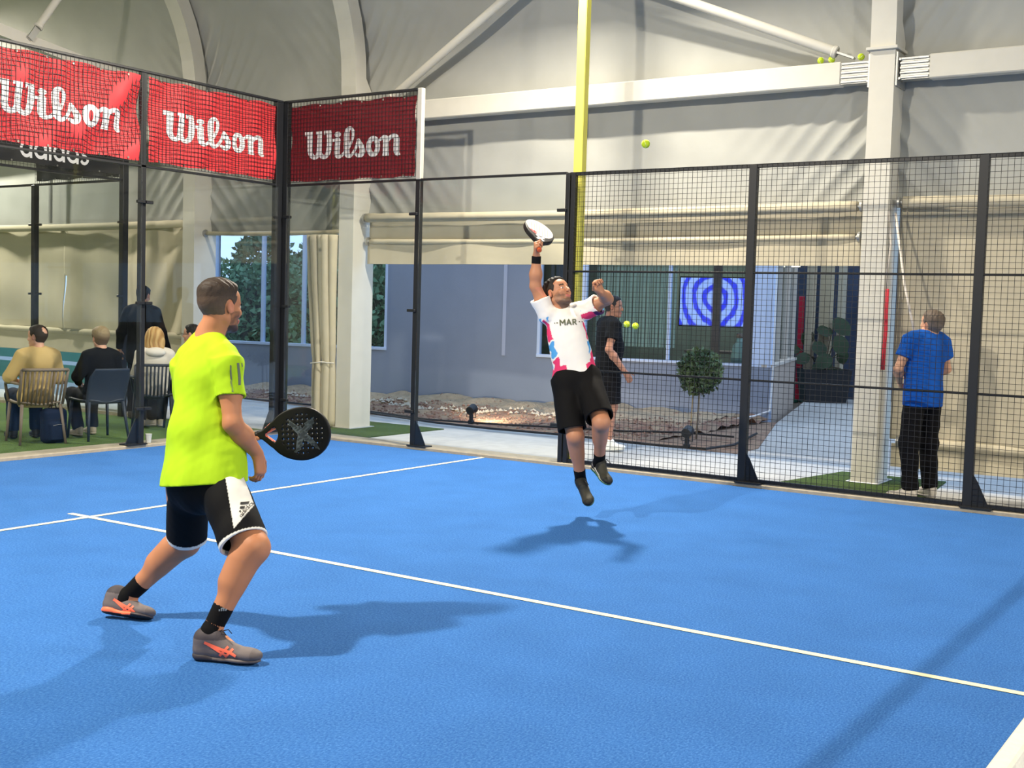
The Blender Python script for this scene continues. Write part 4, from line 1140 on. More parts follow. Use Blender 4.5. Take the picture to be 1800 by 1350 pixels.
for xx in (2.04, 4.04):
    for zz in (.42, 1.55, 2.62): clip(bg, xx-.045, -.0, zz, 'x'); clip(bg, xx+.045, -.0, zz, 'x')
# side mesh fence 4 - 10 m
sm = thing('mesh_fence', 'black welded mesh fence along the side of the court, right of the yellow post', 'fence', (-.05, 7, 0))
for yy in (4.04, 5.98, 8.02, 10.0): post(sm, -.05, yy, 3.0, .06, .08 if yy > 4.1 else .05, (0, 1) if yy > 4.1 else None)
for nm, z in (('top_rail', 2.985), ('mid_rail', 2.0), ('mid_rail', 1.0), ('bottom_rail', .06)):
    b = MB(); w = .018 if nm != 'mid_rail' else .010
    b.bx(-.06, -.03, 4.0, 10.0, z-w, z+w, .003); b.build(nm, BLACK, sm)
b = MB(); wire_mesh(b, (-.026, 4.02, 0), (0, 1, 0), 5.98, .05, 3.0); b.build('wire_mesh', WIRE, sm)
# yellow lamp posts
for i, (lx, ly) in enumerate(LAMP_POS):
    sx = 1 if lx < 5 else -1; px_ = -.13 if sx > 0 else 10.23
    lp = thing('lamp_post', ['tall yellow floodlight post outside the fence behind the jumping player', 'yellow floodlight post on the left side of the court', 'yellow floodlight post beyond the net, far side', 'yellow floodlight post beyond the net, near side'][i], 'lamp post', (px_, ly, 0))
    b = MB(); b.bx(px_-.05, px_+.05, ly-.05, ly+.05, .0, LAMP_Z+.18, .008); b.bar((px_, ly, LAMP_Z+.14), (lx+sx*.45, ly, LAMP_Z+.14), .06, .06); b.build('pole', YELLOW, lp)
    b = MB(); b.bx(lx+sx*.25, lx+sx*.65, ly-.17, ly+.17, LAMP_Z+.05, LAMP_Z+.11, .01); b.build('lamp_housing', BLACK, lp)
# banners
def bz(x, y, z, seed):
    return .016*math.sin((x*.8+z)*9+seed+math.sin(x*3))*(.4+.6*math.sin(x*1.7+seed)**2)+.008*math.sin(x*5+z*7+seed)+.007*math.sin(x*11-z*9+seed*2)*math.sin(z*5+seed)+.006*math.sin(x*17+z*3+seed)
def banner(label, along, a0, a1, z0, z1, seed, m, tx, tz0, tz1, ts0, ts1, strokes, smat=BANW, flip=False, off_=-.045, tilt=0.0, amp=1.0, yoff=0.0, cat='banner', names=('sheet', 'lettering')):
    def pos(s, z, lift=0):
        d = off_+amp*bz(s, 0, z, seed)+lift
        return A(s, yoff+d, z) if along == 'x' else A(d, s, z)
    t_ = thing('banner', label, cat, pos((a0+a1)/2, z0))
    o = grid_mesh(names[0], lambda u, v: pos(a0+(a1-a0)*u+.008*math.sin(v*14), z0+(z1-z0)*v+.012*math.sin(u*21+seed)*(1 if v > .5 else -.6)*abs(2*v-1)), 90, 44, m, t_, .0)
    V, F = strokes_mesh(strokes); mn = V.min(0); mx = V.max(0)
    P = []
    for v in V:
        fx_ = (v[0]-mn[0])/(mx[0]-mn[0]); fy = (v[1]-mn[1])/(mx[1]-mn[1])
        s = ts0+(ts1-ts0)*fx_; z = tz0+(tz1-tz0)*fy+tilt*(fx_-.5); P.append(pos(s, z, .003))
    b = MB(); b.add(P, F); b.build(names[1], smat, t_)
    for k in range(6):
        for z in (z0+.015, z1-.015): b = MB(); b.lathe([(.012, 0), (.012, .004)], pos(a0+(a1-a0)*(k+.5)/6, z, .004), 10, axis=(0, 1, 0) if along == 'x' else (1, 0, 0)); b.build('eyelet', BOLT, t_)
    return t_
WS = wilson_strokes()
banner('leftmost red banner with large white lettering, cut by the left edge of the picture', 'x', 4.00, 2.09, 3.05, 3.935, 1.0, REDB, 0, 3.31, 3.66, 3.74, 2.31, WS, tilt=0.0, amp=1.5)
banner('red banner with white lettering between the second post and the court corner', 'x', 1.97, .07, 3.055, 3.935, 2.3, REDB, 0, 3.30, 3.655, 1.77, .275, WS, amp=1.1)
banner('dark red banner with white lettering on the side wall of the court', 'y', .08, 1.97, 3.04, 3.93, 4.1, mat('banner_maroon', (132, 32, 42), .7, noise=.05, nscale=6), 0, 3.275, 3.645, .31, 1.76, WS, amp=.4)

# neighbouring court enclosure
ng = thing('glass_fence', 'glass and post enclosure of the neighbouring court behind the spectators', 'glass fence', (0, -3, 0))
NY = -2.93; NZ = 3.16
post(ng, 0, NY, 4.15, .09, .09, None, .0); post(ng, 0, NY-1.94, NZ, .08, .08, None, .0)
for x in (2.0, 4.0): post(ng, x, NY, 4.15, .07, .07, None, .0)
b = MB(); b.bx(0, 6, NY-.02, NY+.02, NZ-.015, NZ+.015); b.bx(-.02, .02, NY-6, NY, NZ-.012, NZ+.018); b.build('top_rail', BLACK, ng)
for a, c in ((.07, 1.96), (2.04, 3.96)):
    b = MB(); b.bx(a, c, NY-.005, NY+.005, .05, NZ-.02); b.build('glass_pane', GLASS, ng)
for a, c in ((NY-1.9, NY-.06), (NY-3.9, NY-2.0)):
    b = MB(); b.bx(-.005, .005, a, c, .05, NZ-.02); b.build('glass_pane', GLASS, ng)
b = MB(); wire_mesh(b, (.04, NY-.01, 0), (1, 0, 0), 3.95, NZ, NZ+.95); wire_mesh(b, (0, NY-1.94, 0), (0, 1, 0), 1.9, NZ, NZ+.95); b.build('wire_mesh', WIRE, ng)
for zz in (2.60, 1.62): clip(ng, -.0, NY-1.86, zz, 'y'); clip(ng, .06, NY+.03, zz, 'x'); clip(ng, 0, NY-2.02, zz, 'y')
banner('black banner with white lettering on the neighbouring court, half hidden by the red banner', 'x', 3.9, .10, NZ+.06, NZ+.9, 3.3, DARKB, 0, 3.285, 3.60, 1.57, .58, adidas_strokes(), BANW, off_=.03, yoff=NY, amp=.6)
t_ = banner('plain black banner on the side of the neighbouring court', 'y', NY-1.88, NY-.06, NZ+.05, NZ+.9, 5.5, DARKB, 0, 3.4, 3.7, NY-1.5, NY-.6, [([(0, 0), (6, 0)], .05, False, False), ([(0, 1), (6, 1)], .05, False, False)], DARKB, off_=.03, amp=.6, names=('sheet', 'seam'))

# =================================================================== balls, net, small things
FELT = mat('ball_felt', (206, 232, 50), .95, noise=.1, nscale=200, bump=.6, bscale=300)
SEAM = mat('ball_seam', (236, 240, 220), .8)
def ball(c, label, sep=None, r=.0335, rot=0.0, cat='ball'):
    t_ = thing('tennis_ball', label, cat, tuple(np.asarray(c)-A(0, 0, r)))
    b = MB(); b.sphere(c, r, 24, 16); b.build('felt', FELT, t_, True)
    P = []
    Rm = np.array(Matrix.Rotation(rot, 3, 'Z'))@np.array(Matrix.Rotation(rot*.7, 3, 'X'))
    for k in range(49):
        t = 2*math.pi*k/48; p_ = A(math.cos(t)+.45*math.cos(3*t), math.sin(t)-.45*math.sin(3*t), 1.15*math.sin(2*t)); P.append(np.asarray(c)+Rm@(nrm(p_)*r*.998))
    b = MB(); b.tube(P, .0012, 5); b.build('seam', SEAM, t_, True)
ball(at(1135, 253, 'x', 1.4), 'tennis ball in flight high above the jumping player', r=.036, rot=.4)
for (px, lab) in ((1443, 'tennis ball resting on the long white beam, leftmost of the three'), (1462, 'tennis ball resting on the long white beam under the brace tube'), (1513.5, 'tennis ball resting on the long white beam beside the column')):
    c = at(px, 104, 'x', CX-.10); c[2] = 4.135; ball(c, lab, rot=px*.1)
ball(at(1117, 573, 'x', -.024), 'tennis ball stuck in the mesh fence, the right one of two', rot=1.0); ball(at(1102, 570, 'x', -.024), 'tennis ball stuck in the mesh fence, the left one of two', rot=2.0)
nt_ = thing('court_net', 'white topped court net at the lower right corner', 'net', (5, 10, 0))
b = MB(); b.bx(0, 10, 9.985, 10.02, .83, .885, .005); b.build('net_tape', mat('net_tape', (228, 222, 205), .8, noise=.06, nscale=30, bump=.3), nt_)
b = MB()
for i in range(250): b.box((.02+i*.04, 10, .43), (.0013, .0013, .42))
for j in range(21): b.box((5, 10, .02+j*.04), (5, .0013, .0013))
b.build('netting', WIRE, nt_)
for x in (0.02, 9.98):
    b = MB(); b.tube([(x, 10, 0), (x, 10, .93)], .035, 14); b.build('post', BLACK, nt_, True, ang=40)
# paper cup at the foot of the glass
cpt = at(261, 778, 'z', .04)
t_ = thing('paper_cup', 'small white cup standing at the foot of the back glass post', 'cup', cpt)
b = MB(); b.lathe([(.025, 0), (.036, .09), (.033, .09), (.024, .006)], cpt, 20); b.build('body', mat('cup_white', (226, 222, 212), .6), t_, True, ang=40)
b = MB(); b.lathe([(.0365, .088), (.038, .094), (.0365, .097), (.034, .095)], cpt, 20); b.build('rim', mat('cup_white', (226, 222, 212), .6), t_, True)

# housings of the added hall fill lights and the neighbouring lamps
for (lx, ly, lz, lab) in ((5.5, 13.0, 7.9, 'long white hanging luminaire under the ridge, near end'), (1.6, -9.5, 7.9, 'long white hanging luminaire under the roof above the neighbouring court')):
    t_ = thing('hanging_luminaire', lab, 'lamp', (lx, ly, lz))
    b = MB(); b.bx(lx-.8, lx+.8, ly-.27, ly+.27, lz+.02, lz+.10, .01); b.build('housing', STEEL, t_)
    for k in (-.6, .6): b = MB(); b.tube([(lx+k, ly, lz+.1), (lx+k, ly, lz+1.2)], .008, 6); b.build('suspension_rod', STEEL, t_)
for (lx, ly, sx, lab) in ((.3, -8.6, 1, 'yellow floodlight post of the neighbouring court, near the curtains'), (9.9, -8.6, -1, 'yellow floodlight post of the neighbouring court, far from the curtains')):
    px_ = lx-.43*sx; t_ = thing('lamp_post', lab, 'lamp post', (px_, ly, 0))
    b = MB(); b.bx(px_-.05, px_+.05, ly-.05, ly+.05, 0, LAMP_Z+.2, .008); b.bar((px_, ly, LAMP_Z+.12), (lx, ly, LAMP_Z+.12), .08, .08); b.build('pole', YELLOW, t_)
    b = MB(); b.bx(lx-.2, lx+.2, ly-.17, ly+.17, LAMP_Z+.03, LAMP_Z+.09, .01); b.build('lamp_housing', BLACK, t_)

SKIN = vcol_mat('skin', .52, .12, 350, spec=.4)
CLOTH = vcol_mat('cloth', .8, .25, 420, spec=.15)
HAIR = vcol_mat('hair', .6, .5, 260, spec=.3)
WHITE_PRINT = mat('white_print', (235, 232, 226), .7)
BLACK_PRINT = mat('black_print', (22, 22, 24), .7)
GREY_PRINT = mat('grey_print', (92, 96, 70), .7)
ORANGE_PRINT = mat('coral_print', (255, 112, 82), .6)
SILVER_PRINT = mat('silver_print', (122, 130, 136), .4)

def skin_fn(J, R, hs, base=(214, 160, 126), stub=None, extra=None):
    b = np.array(lin(base)); red = np.array(lin((206, 128, 104)))
    def f(V):
        C = np.tile(b, (len(V), 1))
        q = ((V-J['head'])@R)/hs
        n = vnoise(V, 45, 3)[:, None]
        C = C*(1+.05*n)
        ear = (np.abs(q[:, 1]) > .079) & (np.abs(q[:, 0]) < .03) & (np.abs(q[:, 2]) < .045)
        C[ear] = C[ear]*.5+red*.5
        lip = (q[:, 0] > .083) & (np.abs(q[:, 1]) < .024) & (np.abs(q[:, 2]+.067) < .011)
        C[lip] = np.array(lin((178, 100, 90)))
        eye = (q[:, 0] > .076) & (np.abs(np.abs(q[:, 1])-.031) < .012) & (np.abs(q[:, 2]-.001) < .006)
        C[eye] = np.array(lin((210, 200, 190)))
        pup = eye & (np.abs(np.abs(q[:, 1])-.031) < .0055); C[pup] = np.array(lin((40, 28, 22)))
        br = (q[:, 0] > .06) & (np.abs(q[:, 1]) > .014) & (np.abs(q[:, 1]) < .05) & (np.abs(q[:, 2]-.026+.1*np.abs(q[:, 1])-.003) < .006)
        C[br] = np.array(lin((56, 42, 34)))
        if stub is not None:
            bd = (q[:, 2] < -.018-.35*np.maximum(0, .04-q[:, 0])) & (q[:, 2] > -.135) & (q[:, 0] > .002) & (q[:, 2] < -.02) & ~lip
            ck = bd & (np.abs(q[:, 1]) < .09) & ~((q[:, 0] > .06) & (q[:, 2] > -.048))
            w = .55+.3*vnoise(V, 160, 9)
            w = np.where(q[:, 2] < -.085, .92, w)
            C[ck] = C[ck]*(1-w[ck, None])+np.array(lin(stub))*w[ck, None]
        if extra: C = extra(V, q, C)
        return C
    return f

def short_hair(J, R, hs, root, vox, top=.013, side=.004, cols=((70, 55, 42), (112, 88, 70)), front=.072, name='hair', nape=-.06, bald=None):
    def t(q, P):
        z = q[:, 2]; x = q[:, 0]; y = np.abs(q[:, 1])
        hx = np.interp(z, [-.08, -.04, .0, .03, .06, .085, .10], [-.035, -.018, .020, .042, .050, front, front+.01])
        hx = hx - np.maximum(0, y-.03)*.25*(z > .05)
        edge = np.clip((hx-x)/.012, -1, 1)
        low = np.clip((z-nape+.02*(x < -.05))/.02, -1, 1)
        th = side+(top-side)*np.clip((z-.045)/.05, 0, 1)
        ear = ((x+.006)/.024)**2+((z+.004)/.036)**2 < 1
        m = np.minimum(edge, low)
        th = th+.0022*np.sin(q[:, 0]*190+q[:, 1]*90+np.sin(q[:, 2]*120))*np.clip((z-.05)/.04, 0, 1)+.0012*vnoise(q, 330, 5)
        r = np.where(m > 0, th*np.sqrt(np.clip(m, 0, 1)), -.006)
        r = np.where(ear & (y > .05), -.01, r)
        if bald is not None:
            bx, bz, br_ = bald; d = np.sqrt((x-bx)**2+(q[:, 1])**2+(z-bz)**2); r = np.where(d < br_, -.008, r)
        return r
    v = hair_vol(J['head'], R, hs, t)
    c0 = np.array(lin(cols[0])); c1 = np.array(lin(cols[1]))
    def cf(V):
        q = ((V-J['head'])@R)/hs
        w = np.clip((q[:, 2]-.0)/.07, 0, 1)[:, None]
        C = c1*(1-w)+c0*w
        return C*(1+.13*vnoise(q, 190, 4)[:, None])
    return volobj(name, v, vox, HAIR, root, cf, 1)

def pts(J, **kw): J.update({k: np.asarray(v, float) for k, v in kw.items()}); return J

def sock(J, S, s, root, vox, col, h=.16, r=.044, name='sock', colfn=None):
    v = Vol(); a, b = J[S+'A'], J[S+'K']; d = nrm(b-a)
    v.cyl(a-d*.03*s, a+d*h*s, (r-.002)*s, (r+.004)*s, .005)
    v.cap(a, J[S+'T']*.3+J[S+'Q']*.3+a*.4, .041*s, .028*s, .02); v.cap(a, a*.45+J[S+'Q']*.55+(J[S+'T']-J[S+'Q'])*.10, .040*s, .034*s, .02)
    return volobj(name, v, vox, CLOTH, root, colfn or const(col), 1)

def shirt_vol(J, s, infl=.02, sleeve=.5, sr=(.066, .072), hem=None, hem_n=None, neck=.075, skirt=(.15, .175), belly=0.0, fl=.72, hollow=True, neck_up=.02):
    v = Vol(); f, l, u = torso_prims(v, J, s, infl, .05, belly)
    v.cap(J['neck']*.75+J['LS']*.25-u*.03*s, J['neck']*.75+J['RS']*.25-u*.03*s, .062*s, .062*s, .04)
    for S in 'LR':
        v.cap(J[S+'S']*.8+J['neck']*.2, J[S+'S'], .072*s, .071*s, .03); v.cap(J['neck']*.9+J[S+'S']*.1+u*.01*s, J[S+'S']*.75+J['neck']*.25+u*.012*s, .052*s, .058*s, .03)
        e = J[S+'S']+(J[S+'E']-J[S+'S'])*sleeve
        v.cyl(J[S+'S']-(J[S+'E']-J[S+'S'])*.05, e, sr[0]*s, sr[1]*s, .035)
    H = np.linalg.norm(J['neck']-J['pelvis'])
    v.cap(J['neck']-u*H*.35, J['pelvis']-u*.10, skirt[0]*s+belly*.4, skirt[1]*s+belly*.4, .04, flat=f, fl=fl)
    return v, f, l, u

def finish_shirt(v, J, s, f, l, u, hem, hem_n, neckr=.062, sleeve=.5, sr=(.066, .072), neck_c=None):
    v.plane(hem, hem_n, .004)
    nk = J['neck']+u*.075*s+f*.03*s if neck_c is None else neck_c
    v.cap(nk, nk+u*.2, neckr*s, neckr*1.6*s, .006, 's')
    for S in 'LR':
        d = (J[S+'E']-J[S+'S']); a = J[S+'S']+d*(sleeve-.12); e = J[S+'S']+d*(sleeve+.05)
        v.cyl(a, e, (sr[1]-.016)*s, (sr[1]-.013)*s, .004, 's')

def racket_mesh(name, org, L, Wd, colf, parent, s=1.0, vox=.0035, holes=True, throat=True):
    L = nrm(L); Wd = nrm(Wd-L*(Wd@L)); Nn = np.cross(L, Wd)
    def prof(P, D):
        x, y, z = P[:, 0], P[:, 1], P[:, 2]
        xc = x-.318; ry = .130; rx = np.where(xc > 0, .137, .165)
        e = (np.sqrt((xc/rx)**2+(y/ry)**2)-1)*.13
        hw = np.interp(x, [.095, .125, .16, .215, .26], [.014, .024, .055, .098, .118])
        tri = np.maximum(np.abs(y)-hw, np.maximum(.10-x, x-.26))
        d2 = np.minimum(e, tri)
        if throat:
            tx = x-.168; hole = np.maximum(np.abs(y)-np.interp(x, [.140, .15, .196, .205], [.004, .010, .048, .050]), np.maximum(.142-x, x-.200+.6*y*y/.05))
            d2 = np.maximum(d2, -hole)
            # slanted bridge bar inside the throat
        d = np.maximum(d2, np.abs(z)-.019); d = d + .0
        q = np.maximum(np.stack([d2+.006, np.abs(z)-.013], 1), 0); d = np.minimum(np.maximum(d2+.006, np.abs(z)-.013), 0)+np.linalg.norm(q, axis=1)-.006
        h = np.sqrt(y*y+z*z)-np.interp(x, [0, .006, .10, .12], [.016, .0185, .0165, .016]); h = np.maximum(h, np.maximum(-x, x-.125))
        d = np.minimum(d, h)
        if holes:
            gx = (x-.225)/.0235; gy = y/.0235
            rx_ = (gx-np.round(gx))*.0235; ry_ = (gy-np.round(gy))*.0235
            inn = (((x-.318)/.105)**2+(y/.098)**2 < 1) & (x > .21)
            hd = np.sqrt(rx_**2+ry_**2)-.0050
            d = np.where(inn, np.maximum(d, -hd), d)
        return d
    v = Vol(); v.box((.23, 0, 0), (.25, .16, .03), .001); v.p.append(('f', prof, None, 0, 0, 0, 'r'))
    V, F = v.mesh(vox, 1)
    C = colf(V)
    W = np.asarray(org)+(V[:, [0]]*L+V[:, [1]]*Wd+V[:, [2]]*Nn)*s
    o = vmesh(name, W, F, vcol_mat('racket_lacquer', .5, .02, 50, spec=.25), parent, lambda _: C)
    return o, L, Wd, Nn

# =================================================================== player in the yellow shirt
def build_player_yellow():
    J = {}
    heelR = at(340, 1156, 'z', 0.004); toeR = at(459, 1168, 'z', 0.004)
    toeL = at(268, 1091, 'z', 0.004)
    dl = 6.0
    pts(J, head=dp(388, 540, 5.74), neck=dp(366, 590, 5.74), pelvis=dp(357, 842, 5.66),
        RS=dp(400, 641, 5.60), RE=dp(409, 745, 5.55), RW=dp(452, 797, 5.70),
        LS=dp(327, 643, 5.80), LE=dp(338, 742, 5.94), LW=dp(428, 766, 6.00),
        RH=dp(387, 846, 5.60), RK=dp(445, 962, 5.42), RA=dp(371, 1110, 5.36),
        LH=dp(331, 846, 5.72), LK=dp(325, 952, 5.98), LA=dp(222, 1050, 6.03))
    J['RQ'] = heelR; J['RT'] = toeR
    J['LQ'] = dp(180, 1077, 6.02); J['LT'] = toeL
    root = thing('person', 'player in a neon yellow T-shirt and black shorts, seen from behind, holding a black racket', 'person', (float(J['RA'][0]), float(J['RA'][1]), 0))
    hf = nrm(cw(.62, .03, .78)); R = frame(hf, cw(0, 1, 0)+hf*0-0*CF); hs = 1.03
    hd = {'R': dict(d=cw(.16, -.98, .12), n=cw(-.85, -.1, .35), t=cw(.05, -.1, -.9) if False else cw(-.3, -.2, -.85) if False else cw(.2, -.15, .95), curl=(.55, .8, .6), tcurl=.3, spread=.06),
          'L': dict(d=cw(.0, -.45, .85), n=cw(0, .85, .45), t=cw(1, .035, -.02), curl=(1.15, 1.3, .9), tcurl=.8)}
    v = body_vol(J, 1.0, R, hs, .062, hd, arm=1.1, leg=1.22)
    volobj('body', v, .0045, SKIN, root, skin_fn(J, R, hs, (180, 120, 84), (44, 32, 26)), 1)
    short_hair(J, R, hs, root, .004, top=.016, side=.0035, cols=((50, 39, 31), (92, 74, 60)), front=.070, nape=-.062)
    # shirt
    v, f, l, u = shirt_vol(J, 1.0, .020, .56, (.066, .074), skirt=(.140, .200), fl=1.0)
    for S in 'RL': v.cap(J[S+'H']+u*.12, J[S+'H']-u*.05, .108, .124, .05)
    def drape(P, D):
        h = np.clip((J['neck']-P)@u/.5, 0, 1)
        return fold(P, 34, .0065, nrm(l*.9+u*.35), 1)*h + fold(P, 20, .009, nrm(l*.3+u*.9-f*.2), 4)*h + .0075*vnoise(P*np.array([1, 1, .42]), 30, 12)*h + .0015*vnoise(P, 70, 2)
    v.fn(drape)
    # armpit creases
    hem = dp(357, 851, 5.66)
    finish_shirt(v, J, 1.0, f, l, u, hem, -u+f*.10, .066, .56, (.066, .074))
    yel = np.array(lin((168, 206, 34)))
    volobj('shirt', v, .005, CLOTH, root, lambda V: np.tile(yel, (len(V), 1)), 1)
    bv = bvh_of('shirt')
    shirt = [o for o in root.children if o.name.startswith('shirt')][0]
    # three dark sleeve stripes
    ax = nrm(J['RE']-J['RS'])
    gm = mat('stripe_grey', (98, 108, 92), .8)
    for i in range(3):
        x0 = 405.5+i*5.8; P = [dp(x0, 637, 5.4), dp(x0+3.2+i*.4, 677, 5.4)]
        S_ = [([(0, 0), (1, 0)], .0085/np.linalg.norm(P[1]-P[0]), False, False)]
        e = P[1]-P[0]
        decal('sleeve_stripe', S_, bv, P[0], e, np.cross(CF, e), 1.0, CF, gm, shirt, .002)
    # shorts
    v = Vol(); tf, tl, tu = torso_axes(J)
    v.ell(J['pelvis']-tu*.02, (.140, .176, .150), np.stack([tf, tl, tu], 1), .04)
    eR = dp(429, 954, 5.44); eL = dp(328, 944, 5.92)
    v.cyl(J['RH']+(J['RH']-eR)*.30, eR, .108, .112, .05); v.cyl(J['LH']+(J['LH']-eL)*.25, eL, .100, .098, .05)
    v.fn(lambda P, D: fold(P, 30, .004, nrm(tl+tu*.6), 7)+.001*vnoise(P, 60, 6))
    for (h, e, r) in ((J['RH'], eR, .110), (J['LH'], eL, .096)):
        d = e-h; v.cyl(h+d*.6, h+d*1.1, r-.012, r-.010, .004, 's')
    v.plane(J['pelvis']+tu*.07, tu)
    hipR, hipL = J['RH']+tu*.03, J['LH']+tu*.03
    blk = np.array(lin((12, 12, 14))); wh = np.array(lin((225, 222, 214)))
    def sc(V):
        C = np.tile(blk, (len(V), 1))
        for h, e in ((hipR, eR), (hipL, eL)):
            d = e-h; L = np.linalg.norm(d); t = (V-h)@(d/L); rr = np.linalg.norm((V-h)-t[:, None]*(d/L), axis=1)
            C[(t > L-.016) & (rr < .130)] = wh
        # white side panel sewn on the outside of the right leg
        q = [(394, 826), (424, 826), (447, 887.5), (411, 929)]
        W = V-CAMP; z = W@CF; px = 900+FPX*(W@CR)/z; py = 675-FPX*(W@CU)/z; m = np.ones(len(V), bool)
        for k in range(4):
            (xa, ya), (xb, yb) = q[k], q[(k+1) % 4]; m &= ((xb-xa)*(py-ya)-(yb-ya)*(px-xa)) > 0
        ax = nrm(eR-hipR); rel = (V-hipR)-((V-hipR)@ax)[:, None]*ax
        C[m & (rel@CF < .02)] = wh*.92
        return C
    so = volobj('shorts', v, .0045, CLOTH, root, sc, 1)
    bv = bvh_of('shorts')
    def P2(x, y): return dp(395+x*60/1473, 870+y*55/1350, 5.35)
    S_ = []
    for (xa, xb, yy, w) in ((495, 800, 440, 100), (515, 700, 605, 95), (520, 580, 750, 80)):
        S_.append(([(xa, -yy), (xb, -yy)], w, False, False))
    o0 = P2(0, 0); sx = np.linalg.norm(P2(1000, 0)-o0)/1000
    decal('emblem', S_, bv, o0, CR, CU, sx, CF, BLACK_PRINT, so, .005)
    S2 = adidas_strokes(); ang = math.radians(58); e1 = CR*math.cos(ang)+CU*math.sin(ang); e2 = -CR*math.sin(ang)+CU*math.cos(ang)
    decal('lettering', S2, bv, P2(660, 1010), e1, e2, .0125, CF, mat('dark_print', (60, 55, 52), .7), so, .005)
    # socks
    for S, nm in (('R', 0), ('L', 1)):
        so_ = sock(J, S, 1.0, root, .005, (10, 10, 12), .125 if S == 'R' else .12, .044)
        b2 = bvh_of('sock')
        c_ = (378, 1081) if S == 'R' else (247, 1029)
        dd = 5.2 if S == 'R' else 5.9
        o_ = dp(c_[0]-5, c_[1]+3, dd); k = .001
        bars = [([(0, 0), (0.3, 6)], 4.5, False, False), ([(7, 0), (7, 11)], 4.5, False, False), ([(14, 0), (15, 15)], 4.5, False, False), ([(20, 0), (23, 8)], 4.5, False, False)]
        decal('emblem', bars, b2, o_, CR, CU, .0013, CF, SILVER_PRINT, so_, .002)
    # shoes
    g1 = np.array(lin((104, 95, 95))); g2 = np.array(lin((96, 90, 96))); g3 = np.array(lin((66, 60, 64))); org = np.array(lin((255, 122, 84)))
    def upc(g, d, w, n, Q, L):
        def fn(V):
            x = (V-Q)@d/L; z = (V-Q)@n; C = np.tile(g1, (len(V), 1)); C[(z > .10)] = g3; C[(x > .88)] = g1*.8
            C *= (1+.10*vnoise(V, 90, 3)[:, None]); return C
        return fn
    def so_r(g, d, w, n, Q, L):
        def fn(V):
            x = (V-Q)@d/L; z = (V-Q)@n; C = np.tile(g1*.8, (len(V), 1)); C[z < .008] = g3*.3; C[(x < .33) & (z > .008)] = g3*.8; return C
        return fn
    def so_l(g, d, w, n, Q, L):
        def fn(V):
            x = (V-Q)@d/L; z = (V-Q)@n; C = np.tile(g3, (len(V), 1)); C[(z < .012)] = g3*.2; C[(x < .62) & (z > .006)] = org; return C
        return fn
    for S in 'RL':
        up, g, RR = shoe('shoe', J, S, 1.0, {'upper': upc, 'sole': so_r if S == 'R' else so_l}, root, .0045, sole_n=(0, 0, 1) if S == 'R' else None)
        bs = bvh_of('shoe'); ex, ey = RR[:, 0], RR[:, 2]
        if RR[:, 1]@CF > 0: side = -1
        else: side = 1
        pr = CF
        L = np.linalg.norm(J[S+'T']-J[S+'Q'])
        Lw = [([(.20, .085), (.38, .066), (.56, .050), (.66, .036)], .013/L, True, False),
              ([(.20, .085), (.40, .052), (.52, .034)], .010/L, True, False),
              ([(.42, .030), (.54, .074)], .011/L, False, False), ([(.50, .026), (.61, .066)], .011/L, False, False)]
        Ls = [([(a, b/L) for a, b in P], w*L/L, sm, c) for P, w, sm, c in Lw]
        decal('side_stripes', [([(a*L, b) for a, b in P], w*L, sm, c) for P, w, sm, c in Lw], bs, J[S+'Q'], ex, ey, 1.0, pr, ORANGE_PRINT, up, .003)
        mb = MB()
        for k in range(5):
            a = .30+.06*k; zc = .118-.015*k
            p0 = g(a, -.022, zc-.004); p1 = g(a+.035, .0, zc+.004); p2 = g(a+.0, .022, zc-.004)
            mb.tube([p0, p1, p2], .003, 6)
        a = g(.36, 0, .125)
        mb.tube([a, a+RR[:, 0]*.03+RR[:, 2]*.02-RR[:, 1]*.02, a+RR[:, 0]*.055-RR[:, 1]*.03, a+RR[:, 0]*.02-RR[:, 1]*.01], .0022, 6)
        mb.tube([a, a+RR[:, 0]*.04+RR[:, 2]*.012+RR[:, 1]*.02, a+RR[:, 0]*.05-RR[:, 2]*.01+RR[:, 1]*.035], .0022, 6)
        mb.build('laces', mat('lace_dark', (40, 38, 48), .8), up, True)
    # racket in the left hand
    Ld = cw(1, .035, -.02); Wd = CU
    RO = J['LW']+cw(.0, -.45, .85)*.06+cw(0, .85, .45)*.030-Ld*.045
    rt = thing('racket', 'black perforated racket with a grey star print, held by the player in yellow', 'racket', tuple(RO))
    bk = np.array(lin((9, 9, 11)))
    def rc(V):
        C = np.tile(bk, (len(V), 1)); C[(V[:, 0] < .115)] = np.array(lin((190, 130, 30))); C[(V[:, 0] > .085) & (V[:, 0] < .125)] = bk*1.5
        t = (np.abs(V[:, 1]) < .055) & (V[:, 0] > .138) & (V[:, 0] < .175) & (np.abs(V[:, 2]) < .016); C[t] = np.array(lin((235, 130, 105)))
        return C
    ro, L, W_, N_ = racket_mesh('frame', RO, Ld, Wd, rc, rt, 1.04, .0032)
    side = -1 if N_@CF > 0 else 1
    cen = RO+L*.318*1.04+N_*side*.0208
    def pt(x, y): return cen+L*x+W_*y
    art = []
    R_ = np.random.default_rng(5)
    for (x, y) in ((-.065, .07), (.062, .082), (-.03, -.094), (.087, -.082)):
        art.append(([(0, 0), (x*.55, y*.5), (x, y)], [.035, .026, .004], True, False))
        for k in range(10):
            t = R_.uniform(.15, .85); a = R_.normal(size=2)*.010
            art.append(([(x*t+a[0], y*t+a[1]), (x*t+a[0]+.006, y*t+a[1]+.004)], .010, False, True))
    place_strokes('star_print', art, pt, mat('print_grey', (74, 82, 88), .45), rt)
    br = MB(); o_ = RO
    br.bar(o_+L*.150+W_*.008, o_+L*.196+W_*.030, .006, .02, up=N_); br.bar(o_+L*.150-W_*.006, o_+L*.202-W_*.046, .006, .02, up=N_)
